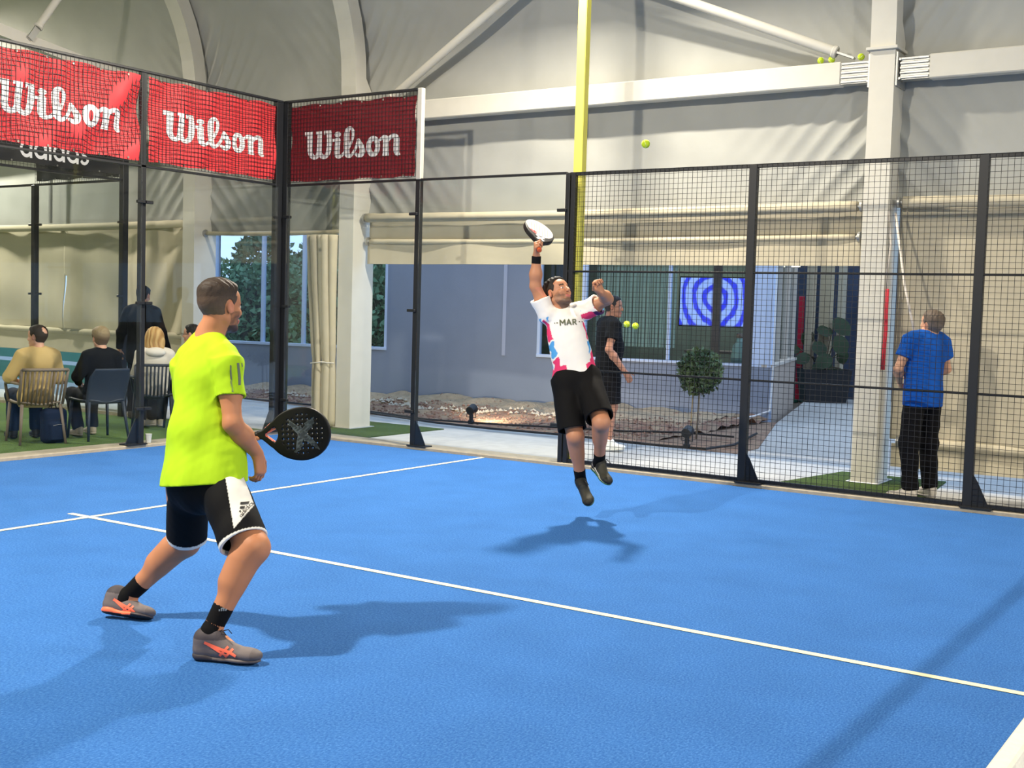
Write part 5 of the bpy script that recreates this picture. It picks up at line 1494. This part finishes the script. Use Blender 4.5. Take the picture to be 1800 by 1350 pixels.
    br.build('throat_bridge', mat('bridge_coral', (225, 120, 100), .4), rt)
    return J
JP1 = build_player_yellow()

# =================================================================== jumping player
def build_player_jumping():
    J = {}
    D = 9.3
    pts(J, head=dp(981, 517, D), neck=dp(988, 548, D), pelvis=dp(1012, 664, D),
        RS=dp(963, 556, D-.02), RE=dp(941, 503, D-.06), RW=dp(943, 449, D-.10),
        LS=dp(1026, 548, D+.02), LE=dp(1068, 526, D-.10), LW=dp(1056, 514, D-.33),
        RH=dp(993, 672, D), RK=dp(1011, 766, D-.12), RA=dp(1021, 846, D+.10),
        LH=dp(1034, 670, D), LK=dp(1057, 742, D-.28), LA=dp(1053, 815, D+.02))
    J['RT'] = dp(1038, 892, D-.06); J['RQ'] = dp(1026, 858, D+.14)
    J['LT'] = dp(1069, 856, D-.16); J['LQ'] = dp(1043, 823, D+.10)
    root = thing('person', 'player in a white T-shirt and black shorts in mid jump with a raised racket', 'person', tuple(at(1046, 905, 'z', 0)))
    hf = nrm(cw(.62, .48, -.62)); R = frame(hf, cw(-.25, .9, .35)); hs = 1.04
    hd = {'R': dict(d=cw(-.08, .83, -.55), n=cw(1, .1, .0), t=cw(0, .56, .83), curl=(1.1, 1.3, .9), tcurl=.8),
          'L': dict(d=cw(-.35, .75, -.3), n=cw(.5, .1, -.8), t=cw(-.7, -.3, .2), curl=(1.3, 1.5, 1.0), tcurl=.8)}
    v = body_vol(J, 1.0, R, hs, .058, hd, arm=1.08, leg=1.12)
    volobj('body', v, .0055, SKIN, root, skin_fn(J, R, hs, (180, 124, 92), (92, 72, 58)), 1)
    short_hair(J, R, hs, root, .005, top=.018, side=.008, cols=((30, 25, 22), (42, 35, 30)), front=.066, nape=-.07)
    v, f, l, u = shirt_vol(J, 1.0, .016, .60, (.066, .080), skirt=(.135, .178), fl=.74)
    v.fn(lambda P, D_: fold(P, 38, .005, nrm(l+u*.25), 2)+fold(P, 24, .005, nrm(l*.6+u), 5)+.002*vnoise(P, 50, 2))
    hem = dp(1016, 657, D)
    finish_shirt(v, J, 1.0, f, l, u, hem, -u+l*-.05, .064, .60, (.066, .080))
    wh = np.array(lin((238, 232, 224))); pk = np.array(lin((226, 62, 108))); bl = np.array(lin((84, 158, 214))); nv = np.array(lin((70, 40, 84)))
    def sc(V):
        C = np.tile(wh, (len(V), 1)); q = V-J['pelvis']; a = q@l; h = q@u; b = q@f
        n = vnoise(V, 26, 8)
        side = np.clip((np.abs(a)-.118-.02*n)/.015, 0, 1)*(h < .50)
        ph = np.sin(h*17+1.2+3*n)
        C = np.where((side > .5)[:, None] & (ph > .35)[:, None], pk, C)
        C = np.where((side > .5)[:, None] & (ph < -.35)[:, None], bl, C)
        low = (h < .085+.05*np.abs(n)) & (np.abs(a) > .075)
        C = np.where(low[:, None], pk, C)
        for S in 'RL':
            d = J[S+'E']-J[S+'S']; L = np.linalg.norm(d); t = (V-J[S+'S'])@(d/L)
            rr = np.linalg.norm(V-J[S+'S']-t[:, None]*(d/L), axis=1)
            m = (t > .10) & (rr < .11) & ((V-J[S+'S'])@u < .16) & (n > -.1)
            C = np.where(m[:, None] & ((V-J[S+'S'])@(-u) > .02)[:, None], nv if S == 'L' else pk, C)
        return C
    sh = volobj('shirt', v, .006, CLOTH, root, sc, 1); bv = bvh_of('shirt')
    # faint chest lettering, letters readable in the photo: MAR
    def Mk(x): return [([(x, 0), (x, 1), (x+.4, .35), (x+.8, 1), (x+.8, 0)], .2, False, False)]
    def Ak(x): return [([(x, 0), (x+.38, 1), (x+.76, 0)], .2, False, False), ([(x+.2, .34), (x+.56, .34)], .16, False, False)]
    def Rk(x): return [([(x, 0), (x, 1)], .2, False, False), ([(x, .92), (x+.45, .92), (x+.5, .7), (x+.4, .48), (x, .48)], .17, False, False), ([(x+.25, .48), (x+.6, 0)], .18, False, False)]
    S_ = Mk(1.1)+Ak(2.2)+Rk(3.3)+[([(.55, .5), (.62, .5)], .2, False, True), ([(.15, .5), (.2, .5)], .16, False, True), ([(4.4, .5), (4.45, .5)], .2, False, True), ([(4.9, .5), (4.95, .5)], .16, False, True)]
    e = nrm(CR+CU*.06); decal('chest_lettering', S_, bv, dp(975, 571, D-.3), e, np.cross(e, CF)*1.0 if (np.cross(e, CF)@CU) > 0 else -np.cross(e, CF), .045, CF, GREY_PRINT, sh, .004)
    # shorts
    v = Vol(); tf, tl, tu = torso_axes(J)
    v.ell(J['pelvis']+tu*.0, (.145, .182, .16), np.stack([tf, tl, tu], 1), .04)
    eR = dp(1006, 756, D-.12); eL = dp(1054, 734, D-.27)
    v.cyl(J['RH']+tu*.03, eR, .104, .112, .05); v.cyl(J['LH']+tu*.03, eL, .104, .108, .05)
    v.fn(lambda P, D_: fold(P, 26, .005, nrm(tl+tu*.6), 7)+.0015*vnoise(P, 50, 6))
    for (h, e_, r) in ((J['RH'], eR, .112), (J['LH'], eL, .108)):
        d = e_-h; v.cyl(h+d*.6, h+d*1.1, r-.014, r-.012, .004, 's')
    v.plane(J['pelvis']+tu*.08, tu)
    volobj('shorts', v, .006, CLOTH, root, const((14, 13, 14)), 1)
    for S in 'RL': sock(J, S, 1.0, root, .006, (10, 10, 12), .12, .043)
    k1 = np.array(lin((28, 29, 27))); k2 = np.array(lin((50, 49, 42))); gr = np.array(lin((40, 90, 70))); w_ = np.array(lin((225, 222, 205)))
    def upc(g, d, w, n, Q, L):
        def fn(V):
            x = (V-Q)@d/L; z = (V-Q)@n; C = np.tile(k1, (len(V), 1)); C[(x > .45) & (x < .86)] = k2
            C[(np.abs(z-.03-.05*(.6-x)) < .007) & (x > .05) & (x < .72)] = w_; return C
        return fn
    def soc(g, d, w, n, Q, L):
        def fn(V):
            z = (V-Q)@n; C = np.tile(gr, (len(V), 1)); C[z > .02] = w_*.5; return C
        return fn
    for S in 'RL':
        up, g, RR = shoe('shoe', J, S, .97, {'upper': upc, 'sole': soc}, root, .0055)
        mb = MB()
        for k in range(5):
            a = .32+.06*k; zc = .118-.013*k
            mb.tube([g(a, -.022, zc-.004), g(a+.03, .0, zc+.004), g(a, .022, zc-.004)], .003, 6)
        a = g(.34, 0, .12); mb.tube([a, a+RR[:, 2]*.02+RR[:, 1]*.03, a+RR[:, 2]*.01+RR[:, 1]*.05+RR[:, 0]*.05], .003, 6)
        mb.build('laces', mat('lace_black', (18, 18, 20), .8), up, True)
    v = Vol(); d = nrm(J['RW']-J['RE']); v.cyl(J['RW']-d*.075, J['RW']-d*.005, .036, .036, .005)
    volobj('wristband', v, .005, CLOTH, root, const((14, 14, 18)), 1)
    # racket held overhead
    Ld = cw(0.0, .56, .83); bo = J['RW']+cw(-.08, .83, -.55)*.068+cw(1, .1, 0)*.026-Ld*.03
    rt = thing('racket', 'white faced racket with black rim, raised overhead by the jumping player', 'racket', tuple(bo))
    Wd = cw(.88, -.42, .25)
    def rc(V):
        x, y, z = V[:, 0], V[:, 1], V[:, 2]
        C = np.tile(np.array(lin((24, 22, 24))), (len(V), 1))
        face = (np.abs(z) > .0145) & (((x-.335)/.118)**2+(y/.118)**2 < 1)
        C[face] = np.array(lin((232, 224, 214)))
        ln = face & ((np.abs(((y+.012)/.024) % 1-.5) < .16) & (np.abs(((x)/.0235) % 1-.5) < .32)) & (((x-.335)/.10)**2+(y/.10)**2 < 1)
        C[ln] = np.array(lin((186, 150, 138)))
        C[face & (x < .262) & (y < -.03)] = np.array(lin((222, 84, 84)))
        C[(x < .10)] = np.array(lin((190, 84, 48)))
        return C
    ro, L, W_, N_ = racket_mesh('frame', bo-nrm(Ld)*.03, Ld, Wd, rc, rt, 1.0, .004)
    sd = -1 if N_@CF > 0 else 1
    cen = bo-L*.03+N_*sd*.0215
    place_strokes('cross_print', [([(.150, -.03), (.205, .035)], .022, False, False), ([(.150, .03), (.205, -.035)], .022, False, False)], lambda x, y: cen+L*x+W_*y, WHITE_PRINT, rt)
    return J
JP2 = build_player_jumping()

# =================================================================== bystanders
def pose(loc, yaw, s=1.0, sit=False, **ov):
    base = dict(pelvis=(0, 0, .96), neck=(-.01, 0, 1.47), head=(.03, 0, 1.635), LS=(-.01, .175, 1.425), RS=(-.01, -.175, 1.425),
                LE=(-.03, .23, 1.14), RE=(-.03, -.23, 1.14), LW=(.06, .24, .90), RW=(.06, -.24, .90),
                LH=(0, .09, .93), RH=(0, -.09, .93), LK=(.02, .11, .50), RK=(.02, -.11, .50), LA=(-.02, .12, .09), RA=(-.02, -.12, .09),
                LT=(.18, .15, .01), RT=(.18, -.15, .01), LQ=(-.08, .12, .01), RQ=(-.08, -.12, .01))
    if sit:
        base.update(pelvis=(0, 0, .56), neck=(-.10, 0, 1.06), head=(-.05, 0, 1.22), LS=(-.09, .175, 1.01), RS=(-.09, -.175, 1.01),
                    LE=(-.03, .23, .74), RE=(-.03, -.23, .74), LW=(.18, .16, .68), RW=(.18, -.16, .68), LH=(.02, .09, .52), RH=(.02, -.09, .52),
                    LK=(.43, .13, .52), RK=(.43, -.13, .52), LA=(.42, .13, .09), RA=(.42, -.13, .09),
                    LT=(.62, .15, .01), RT=(.62, -.15, .01), LQ=(.36, .13, .01), RQ=(.36, -.13, .01))
    base.update(ov)
    c, sn = math.cos(yaw), math.sin(yaw)
    Rz = np.array([[c, -sn, 0], [sn, c, 0], [0, 0, 1]])
    J = {k: np.asarray(loc, float)+Rz@(np.array(p, float)*s) for k, p in base.items()}
    J['_R'] = Rz
    return J
def clothed(name, label, loc, yaw, J, s=1.0, vox=.009, top=(30, 30, 34), bottom=(25, 26, 32), shoes=(230, 226, 218), skin=(205, 155, 125), hair=((40, 34, 30), (60, 50, 44)),
            long_sleeve=True, shorts=False, hf=None, hup=(0, 0, 1), hemdrop=.10, skirt=(.14, .17), infl=.022, belly=0.0, hairkw=None, hands=None, topfn=None, stub=None, hs=1.0, long_coat=0.0, sit=False, curl=(.5, .6, .5)):
    root = thing(name, label, 'person', tuple(loc))
    Rz = J['_R']; hf = Rz@np.array([1., 0, 0]) if hf is None else hf; R = frame(hf, hup)
    if hands is None:
        hands = {}
        for S in 'LR':
            d = nrm(J[S+'W']-J[S+'E']); side = 1 if S == 'L' else -1
            hands[S] = dict(d=nrm(d+np.array([0, 0, -.15])), n=-side*(Rz@np.array([0, 1., 0])), t=Rz@np.array([1., 0, .1]), curl=curl)
    v = body_vol(J, s, R, hs, .056, hands)
    volobj('body', v, vox*.8, SKIN, root, skin_fn(J, R, hs, skin, stub), 1)
    if hairkw is not False:
        short_hair(J, R, hs, root, vox*.8, **({'top': .016, 'side': .008, 'cols': hair, 'nape': -.07} | (hairkw or {})))
    sl = 1.0 if long_sleeve else .6
    v, f, l, u = shirt_vol(J, s, infl, sl if not long_sleeve else .98, (.066, .060) if long_sleeve else (.070, .080), skirt=skirt, belly=belly)
    if long_sleeve:
        for S in 'LR': v.cap(J[S+'S'], J[S+'E'], .068*s, .064*s, .03); v.cyl(J[S+'E']-(J[S+'W']-J[S+'E'])*.1, J[S+'W']-(J[S+'W']-J[S+'E'])*.04, .064*s, .046*s, .03)
    if long_coat: v.cap(J['pelvis'], J['pelvis']-np.array([0, 0, long_coat])-f*.05, .16*s, .19*s, .05, flat=f, fl=.7)
    v.fn(lambda P, D_: fold(P, 26, .005, nrm(l+u*.5), 3)+fold(P, 18, .005, nrm(u-l*.4), 9)+.0015*vnoise(P, 50, 2))
    if not sit: v.plane(J['pelvis']-u*(hemdrop+long_coat), -u, .005)
    else: v.plane(J['pelvis']-np.array([0, 0, .10+long_coat]), (0, 0, -1), .005)
    nk = J['neck']+u*.07*s+f*.02*s; v.cap(nk, nk+u*.2, .062*s, .1*s, .006, 's')
    volobj('jacket' if long_sleeve else 'shirt', v, vox, CLOTH, root, topfn(J, f, l, u) if topfn else const(top), 1)
    v = Vol(); tf, tl, tu = torso_axes(J)
    lp = nrm(J['LH']-J['RH']); 
    v.ell(J['pelvis']-tu*.01, (.120*s, .162*s, .13*s), np.stack([tf, tl, tu], 1), .04)
    for S in 'LR':
        a, b, c = J[S+'H'], J[S+'K'], J[S+'A']
        if shorts: v.cyl(a, a+(b-a)*.92, .108*s, .100*s, .05)
        else:
            v.cap(a-(0 if sit else 1)*np.array([0, 0, .03]), b, .098*s, .086*s, .05); v.cap(b, c+(b-c)*.12, .086*s, .068*s, .03); v.cyl(c+(b-c)*.3, c+(b-c)*.02, .066*s, .068*s, .02)
    v.fn(lambda P, D_: fold(P, 30, .005, (0, .3, 1), 7)+.0015*vnoise(P, 50, 6))
    volobj('shorts' if shorts else 'trousers', v, vox, CLOTH, root, const(bottom), 1)
    g1 = np.array(lin(shoes))
    cf = lambda g, d, w, n, Q, L: (lambda V: np.tile(g1, (len(V), 1))*(1+.1*vnoise(V, 80, 3)[:, None]))
    cs = lambda g, d, w, n, Q, L: (lambda V: np.tile(g1*.85, (len(V), 1)))
    for S in 'LR': shoe('shoe', J, S, s, {'upper': cf, 'sole': cs}, root, vox*.8)
    return root, J, R

FW = math.atan2(CF[1], CF[0]); RGT = math.atan2(CR[1], CR[0])
# man in the blue shirt outside the mesh fence, looking up at the ball
loc = np.array([-.46, 7.50, 0]); yw = FW+math.radians(22)
ov = dict(head=(-.02, -.04, 1.57), LE=(.02, .27, 1.17), RE=(.02, -.27, 1.17), LW=(.20, .10, 1.05), RW=(.20, -.10, 1.05),
          LA=(-.05, .13, .09), RA=(.0, -.13, .09), LQ=(-.13, .14, .01), LT=(.07, .30, .01), RQ=(-.06, -.13, .01), RT=(.20, -.12, .01), LK=(.0, .13, .5), RK=(.04, -.12, .5))
J = pose(loc, yw, 1.0, **ov)
clothed('person', 'grey haired man in a royal blue T-shirt standing with his back to the court', loc, yw, J, vox=.008, top=(22, 84, 172), bottom=(14, 14, 17),
        shoes=(205, 198, 188), hair=((96, 84, 74), (120, 108, 98)), long_sleeve=False, hf=nrm(cw(-.45, .30, .80)), hup=cw(.1, 1, -.45), hemdrop=.12, skirt=(.15, .185), infl=.026, belly=.02)
root = bpy.data.objects[[o.name for o in bpy.data.objects if o.get('label', '').startswith('grey haired man in a royal')][0]]
sh_ = [o for o in root.children if o.name.startswith('shirt')][0]
b_ = bvh_of('shirt')
decal('sleeve_emblem', [([(0, 0), (.6, .5), (1.4, .9), (2.2, 2.0), (3.0, 2.1)], [.5, .6, .7, .5, .2], True, False), ([(.6, .5), (.2, -1.0), (-.2, -2.0)], [.5, .35, .2], True, False), ([(1.4, .9), (1.6, .1)], .3, False, False), ([(0, .3), (-.5, 1.2)], .25, False, False)],
      b_, dp(1581, 626, 8.9), CR, CU, .022, CF, WHITE_PRINT, sh_, .004)
# man in black behind the mesh fence, between the fence and the garden bed
loc = at(1064, 791, 'z', 0); yw = RGT+math.radians(18)
J = pose(loc, yw, 1.02, **dict(head=(.05, .01, 1.62), RE=(-.10, -.24, 1.15), RW=(.10, -.26, .90), LE=(.03, .24, 1.14), LW=(.14, .22, .91)))
clothed('person', 'man in black T-shirt and shorts behind the mesh fence, beside the jumping player', loc, yw, J, s=1.02, vox=.009, top=(16, 18, 22), bottom=(14, 14, 18),
        shoes=(236, 236, 228), skin=(176, 124, 100), hair=((36, 34, 36), (58, 54, 54)), long_sleeve=False, shorts=True, hf=nrm(cw(.9, -.05, -.3)), hemdrop=.10, skirt=(.15, .18), infl=.026, belly=.02)
# standing person in black beyond the back glass
loc = np.array([.03, -2.50, 0]); yw = FW+math.radians(-5)
J = pose(loc, yw, 1.0, **dict(head=(.04, 0, 1.63), LE=(-.02, .28, 1.14), RE=(-.02, -.28, 1.14), LW=(.05, .33, .92), RW=(.05, -.33, .92)))
clothed('person', 'person in a long black jacket standing behind the seated spectators', loc, yw, J, vox=.010, top=(9, 9, 11), bottom=(16, 16, 22), shoes=(60, 58, 60),
        hair=((22, 20, 20), (30, 26, 24)), hf=nrm(cw(.25, -.1, .95)), long_coat=.12, skirt=(.16, .20), infl=.04)

# =================================================================== chairs and seated spectators
def chair(loc, yaw, label, col, slatted=True, group=None):
    m = mat('chair_%d_%d_%d' % col, col, .5, spec=.4)
    c, s = math.cos(yaw), math.sin(yaw); R = np.array([[c, -s, 0], [s, c, 0], [0, 0, 1]])
    loc = np.asarray(loc, float); g = lambda x, y, z: loc+R@np.array([x, y, z], float)
    t_ = thing('garden_armchair' if slatted else 'shell_chair', label, 'chair', tuple(loc), 0, group)
    def seat(u, v):
        x = -.22+.46*u; y = (v-.5)*(.46-.06*(1-u)); return g(x, y, .43+.012*math.cos((v-.5)*6)*-1-.015*math.sin(u*3.1)+.012)
    grid_mesh('seat', seat, 14, 14, m, t_, .02)
    for sx, sy in ((1, 1), (1, -1), (-1, 1), (-1, -1)):
        b = MB(); top = g(.20*sx, .21*sy, .43) if sx > 0 else g(-.20, .20*sy, .43); bot = g(.24*sx if sx > 0 else -.27, .24*sy, 0)
        b.tube([top, bot], .019, 8, r2=.014); b.build('leg', m, t_, True)
    back = lambda a, z: g(-.215-.16*(z-.43)/.4+.05*(2*a)**2*.6, a*(.46+.06*(z-.43)), z)
    if slatted:
        n = 10
        for i in range(n):
            a = (-.5+(i+.5)/n)*.92; b = MB()
            b.tube([back(a, .42), back(a, .6), back(a, .80)], .011, 6); b.build('back_slat', m, t_, True)
        b = MB(); b.tube([back(a, .81) for a in np.linspace(-.5, .5, 11)], .018, 8); b.build('top_rail', m, t_, True)
        for k in (-1, 1):
            b = MB(); b.tube([back(.5*k, .81), back(.5*k, .62), back(.5*k, .43)], .016, 8); b.build('side_rail', m, t_, True)
            b = MB(); b.tube([back(.5*k, .655), g(-.05, .27*k, .66), g(.16, .27*k, .645), g(.22, .25*k, .60), g(.21, .225*k, .44)], .016, 8); b.build('armrest', m, t_, True)
    else:
        def sh(u, v):
            a = (u-.5); z = .41+.40*v; w = 1-.18*max(0, v-.75)*4*abs(2*a)**4; return back(a*w, z)+R@np.array([.02*math.sin(v*3.1), 0, 0])
        grid_mesh('backrest', sh, 18, 18, m, t_, .014)
    return t_
yA, yB, yC = math.radians(-108), math.radians(-101), math.radians(-125)
LA_, LB_, LC_ = A(2.54, -1.16, 0), A(1.84, -1.02, 0), A(.80, -1.32, 0)
chair(LA_, yA, 'taupe slatted armchair holding the man in the beige coat', (126, 112, 98))
chair(LB_, yB, 'dark blue grey shell chair holding the woman in black', (44, 54, 70), False)
chair(LC_, yC, 'dark slatted armchair holding the blonde woman', (46, 52, 62))
def seated(label, loc, yaw, s, head_yaw=0.0, skin=(205, 155, 128), **kw):
    ov = kw.pop('ov', {})
    J = pose(loc, yaw, s, True, **ov)
    hf = J['_R']@np.array([math.cos(head_yaw), math.sin(head_yaw), kw.pop('pitch', 0)])
    return clothed('person', label, loc, yaw, J, s=s, vox=.010, hf=hf, sit=True, skin=skin, **kw)
seated('seated man in a beige coat with short dark thinning hair, leftmost of the spectators', LA_+A(0, 0, 0), yA, .94, math.radians(40), top=(196, 168, 112), bottom=(36, 48, 72), shoes=(44, 46, 50),
       hair=((40, 32, 26), (56, 46, 38)), infl=.035, skirt=(.155, .19), long_coat=.04, hairkw=dict(bald=(-.085, .075, .045)), hs=1.0,
       ov=dict(LE=(-.02, .30, .76), RE=(-.04, -.26, .74), LW=(.17, .20, .72), RW=(.18, -.12, .70)))
seated('seated woman with short grey blonde hair and a black jacket', LB_, yB, .93, 0, top=(10, 10, 12), bottom=(44, 46, 54), shoes=(176, 164, 148),
       hair=((146, 128, 98), (120, 100, 76)), hairkw=dict(top=.022, side=.016, cols=((146, 128, 98), (112, 92, 70)), nape=-.075), infl=.03,
       ov=dict(LE=(-.04, .28, .76), LA=(.30, .10, .09), LQ=(.24, .10, .01), LT=(.50, .12, .01)))
r_, J_, R_h = seated('seated blonde woman with shoulder length hair and a white hooded sweater', LC_, yC, .92, math.radians(-12), top=(222, 214, 202), bottom=(60, 64, 74), shoes=(200, 190, 176),
       hairkw=False, infl=.035)
def long_hair(J, R, hs, root, cols):
    v = Vol(); g = lambda x, y, z: J['head']+R@(np.array([x, y, z])*hs)
    v.ell(g(-.018, 0, .035), np.array((.118, .104, .108))*hs, R, .02)
    v.ell(g(-.045, 0, -.04), np.array((.085, .122, .12))*hs, R, .04); v.ell(g(-.06, 0, -.11), np.array((.060, .115, .080))*hs, R, .04)
    v.ell(g(.085, 0, -.03), np.array((.075, .072, .10))*hs, R, .02, 's')
    def f(P, D):
        q = ((P-J['head'])@R)/hs; return D+.0035*np.sin(q[:, 1]*190+np.sin(q[:, 2]*40)*1.5+q[:, 0]*60)*hs
    v.fn(f, 'd'); v.p[-1] = ('f', lambda P, D: f(P, 0), None, 0, 0, 0, 'd')
    c0, c1 = np.array(lin(cols[0])), np.array(lin(cols[1]))
    def cf(V):
        q = ((V-J['head'])@R)/hs; w = (.5+.5*np.sin(q[:, 1]*120+q[:, 0]*50+np.sin(q[:, 2]*30)))[:, None]; return c0*w+c1*(1-w)
    return volobj('hair', v, .008, HAIR, root, cf, 1)
long_hair(J_, R_h, 1.0, r_, ((206, 170, 112), (166, 124, 72)))
v = Vol(); f_, l_, u_ = torso_axes(J_); v.ell(J_['neck']-u_*.0-f_*.09, (.07, .12, .06), np.stack([f_, l_, u_], 1)); volobj('hood', v, .010, CLOTH, r_, const((226, 218, 206)), 1)
LD_ = A(.20, -1.42, 0); yDd = math.radians(-50)
chair(LD_, yDd, 'dark slatted armchair hidden mostly behind the player in yellow', (46, 52, 62))
r_, J_, R_h = seated('seated man with black hair, half hidden by the shoulder of the player in yellow', LD_, yDd, .95, math.radians(-10), top=(52, 54, 60), bottom=(40, 42, 50), shoes=(180, 170, 156), hair=((22, 20, 20), (34, 30, 28)), infl=.03)
b = MB(); g = lambda x, y, z: J_['head']+R_h@np.array([x, y, z])
for k in (-1, 1):
    b.tube([g(.108+.0*a, .034*k+.021*math.cos(a), .002+.016*math.sin(a)) for a in np.linspace(0, 2*math.pi, 17)], .0022, 5)
    b.tube([g(.106, .056*k, .006), g(.0, .086*k, .008)], .0022, 5)
b.tube([g(.110, -.013, .004), g(.112, 0, .007), g(.110, .013, .004)], .0022, 5)
tag(b.build('glasses', BLACK), 'dark framed glasses worn by the seated man with black hair', 'glasses')
# backpack under the first chair
bp0 = A(2.44, -.98, 0); v = Vol(); Rz = np.array(Matrix.Rotation(yA+.2, 3, 'Z'))
v.box(bp0+A(0, 0, .19), (.085, .135, .19), .06, Rz, .02); v.box(bp0+Rz@A(-.08, 0, .13), (.035, .10, .10), .03, Rz, .015)
v.fn(lambda P, D: .003*vnoise(P, 40, 3))
t_ = thing('backpack', 'navy blue backpack standing under the taupe armchair', 'backpack', tuple(bp0))
volobj('bag_body', v, .008, CLOTH, t_, const((22, 32, 54)), 1)
b = MB(); b.tube([bp0+Rz@A(.0, -.03, .375), bp0+Rz@A(.0, -.02, .41), bp0+Rz@A(0, .02, .41), bp0+Rz@A(0, .03, .375)], .007, 6); b.build('handle', BLACK, t_, True)
b = MB(); b.tube([bp0+Rz@A(-.118, -.07, .20), bp0+Rz@A(-.120, .0, .212), bp0+Rz@A(-.118, .07, .20)], .003, 5); b.build('zip', BOLT, t_, True)
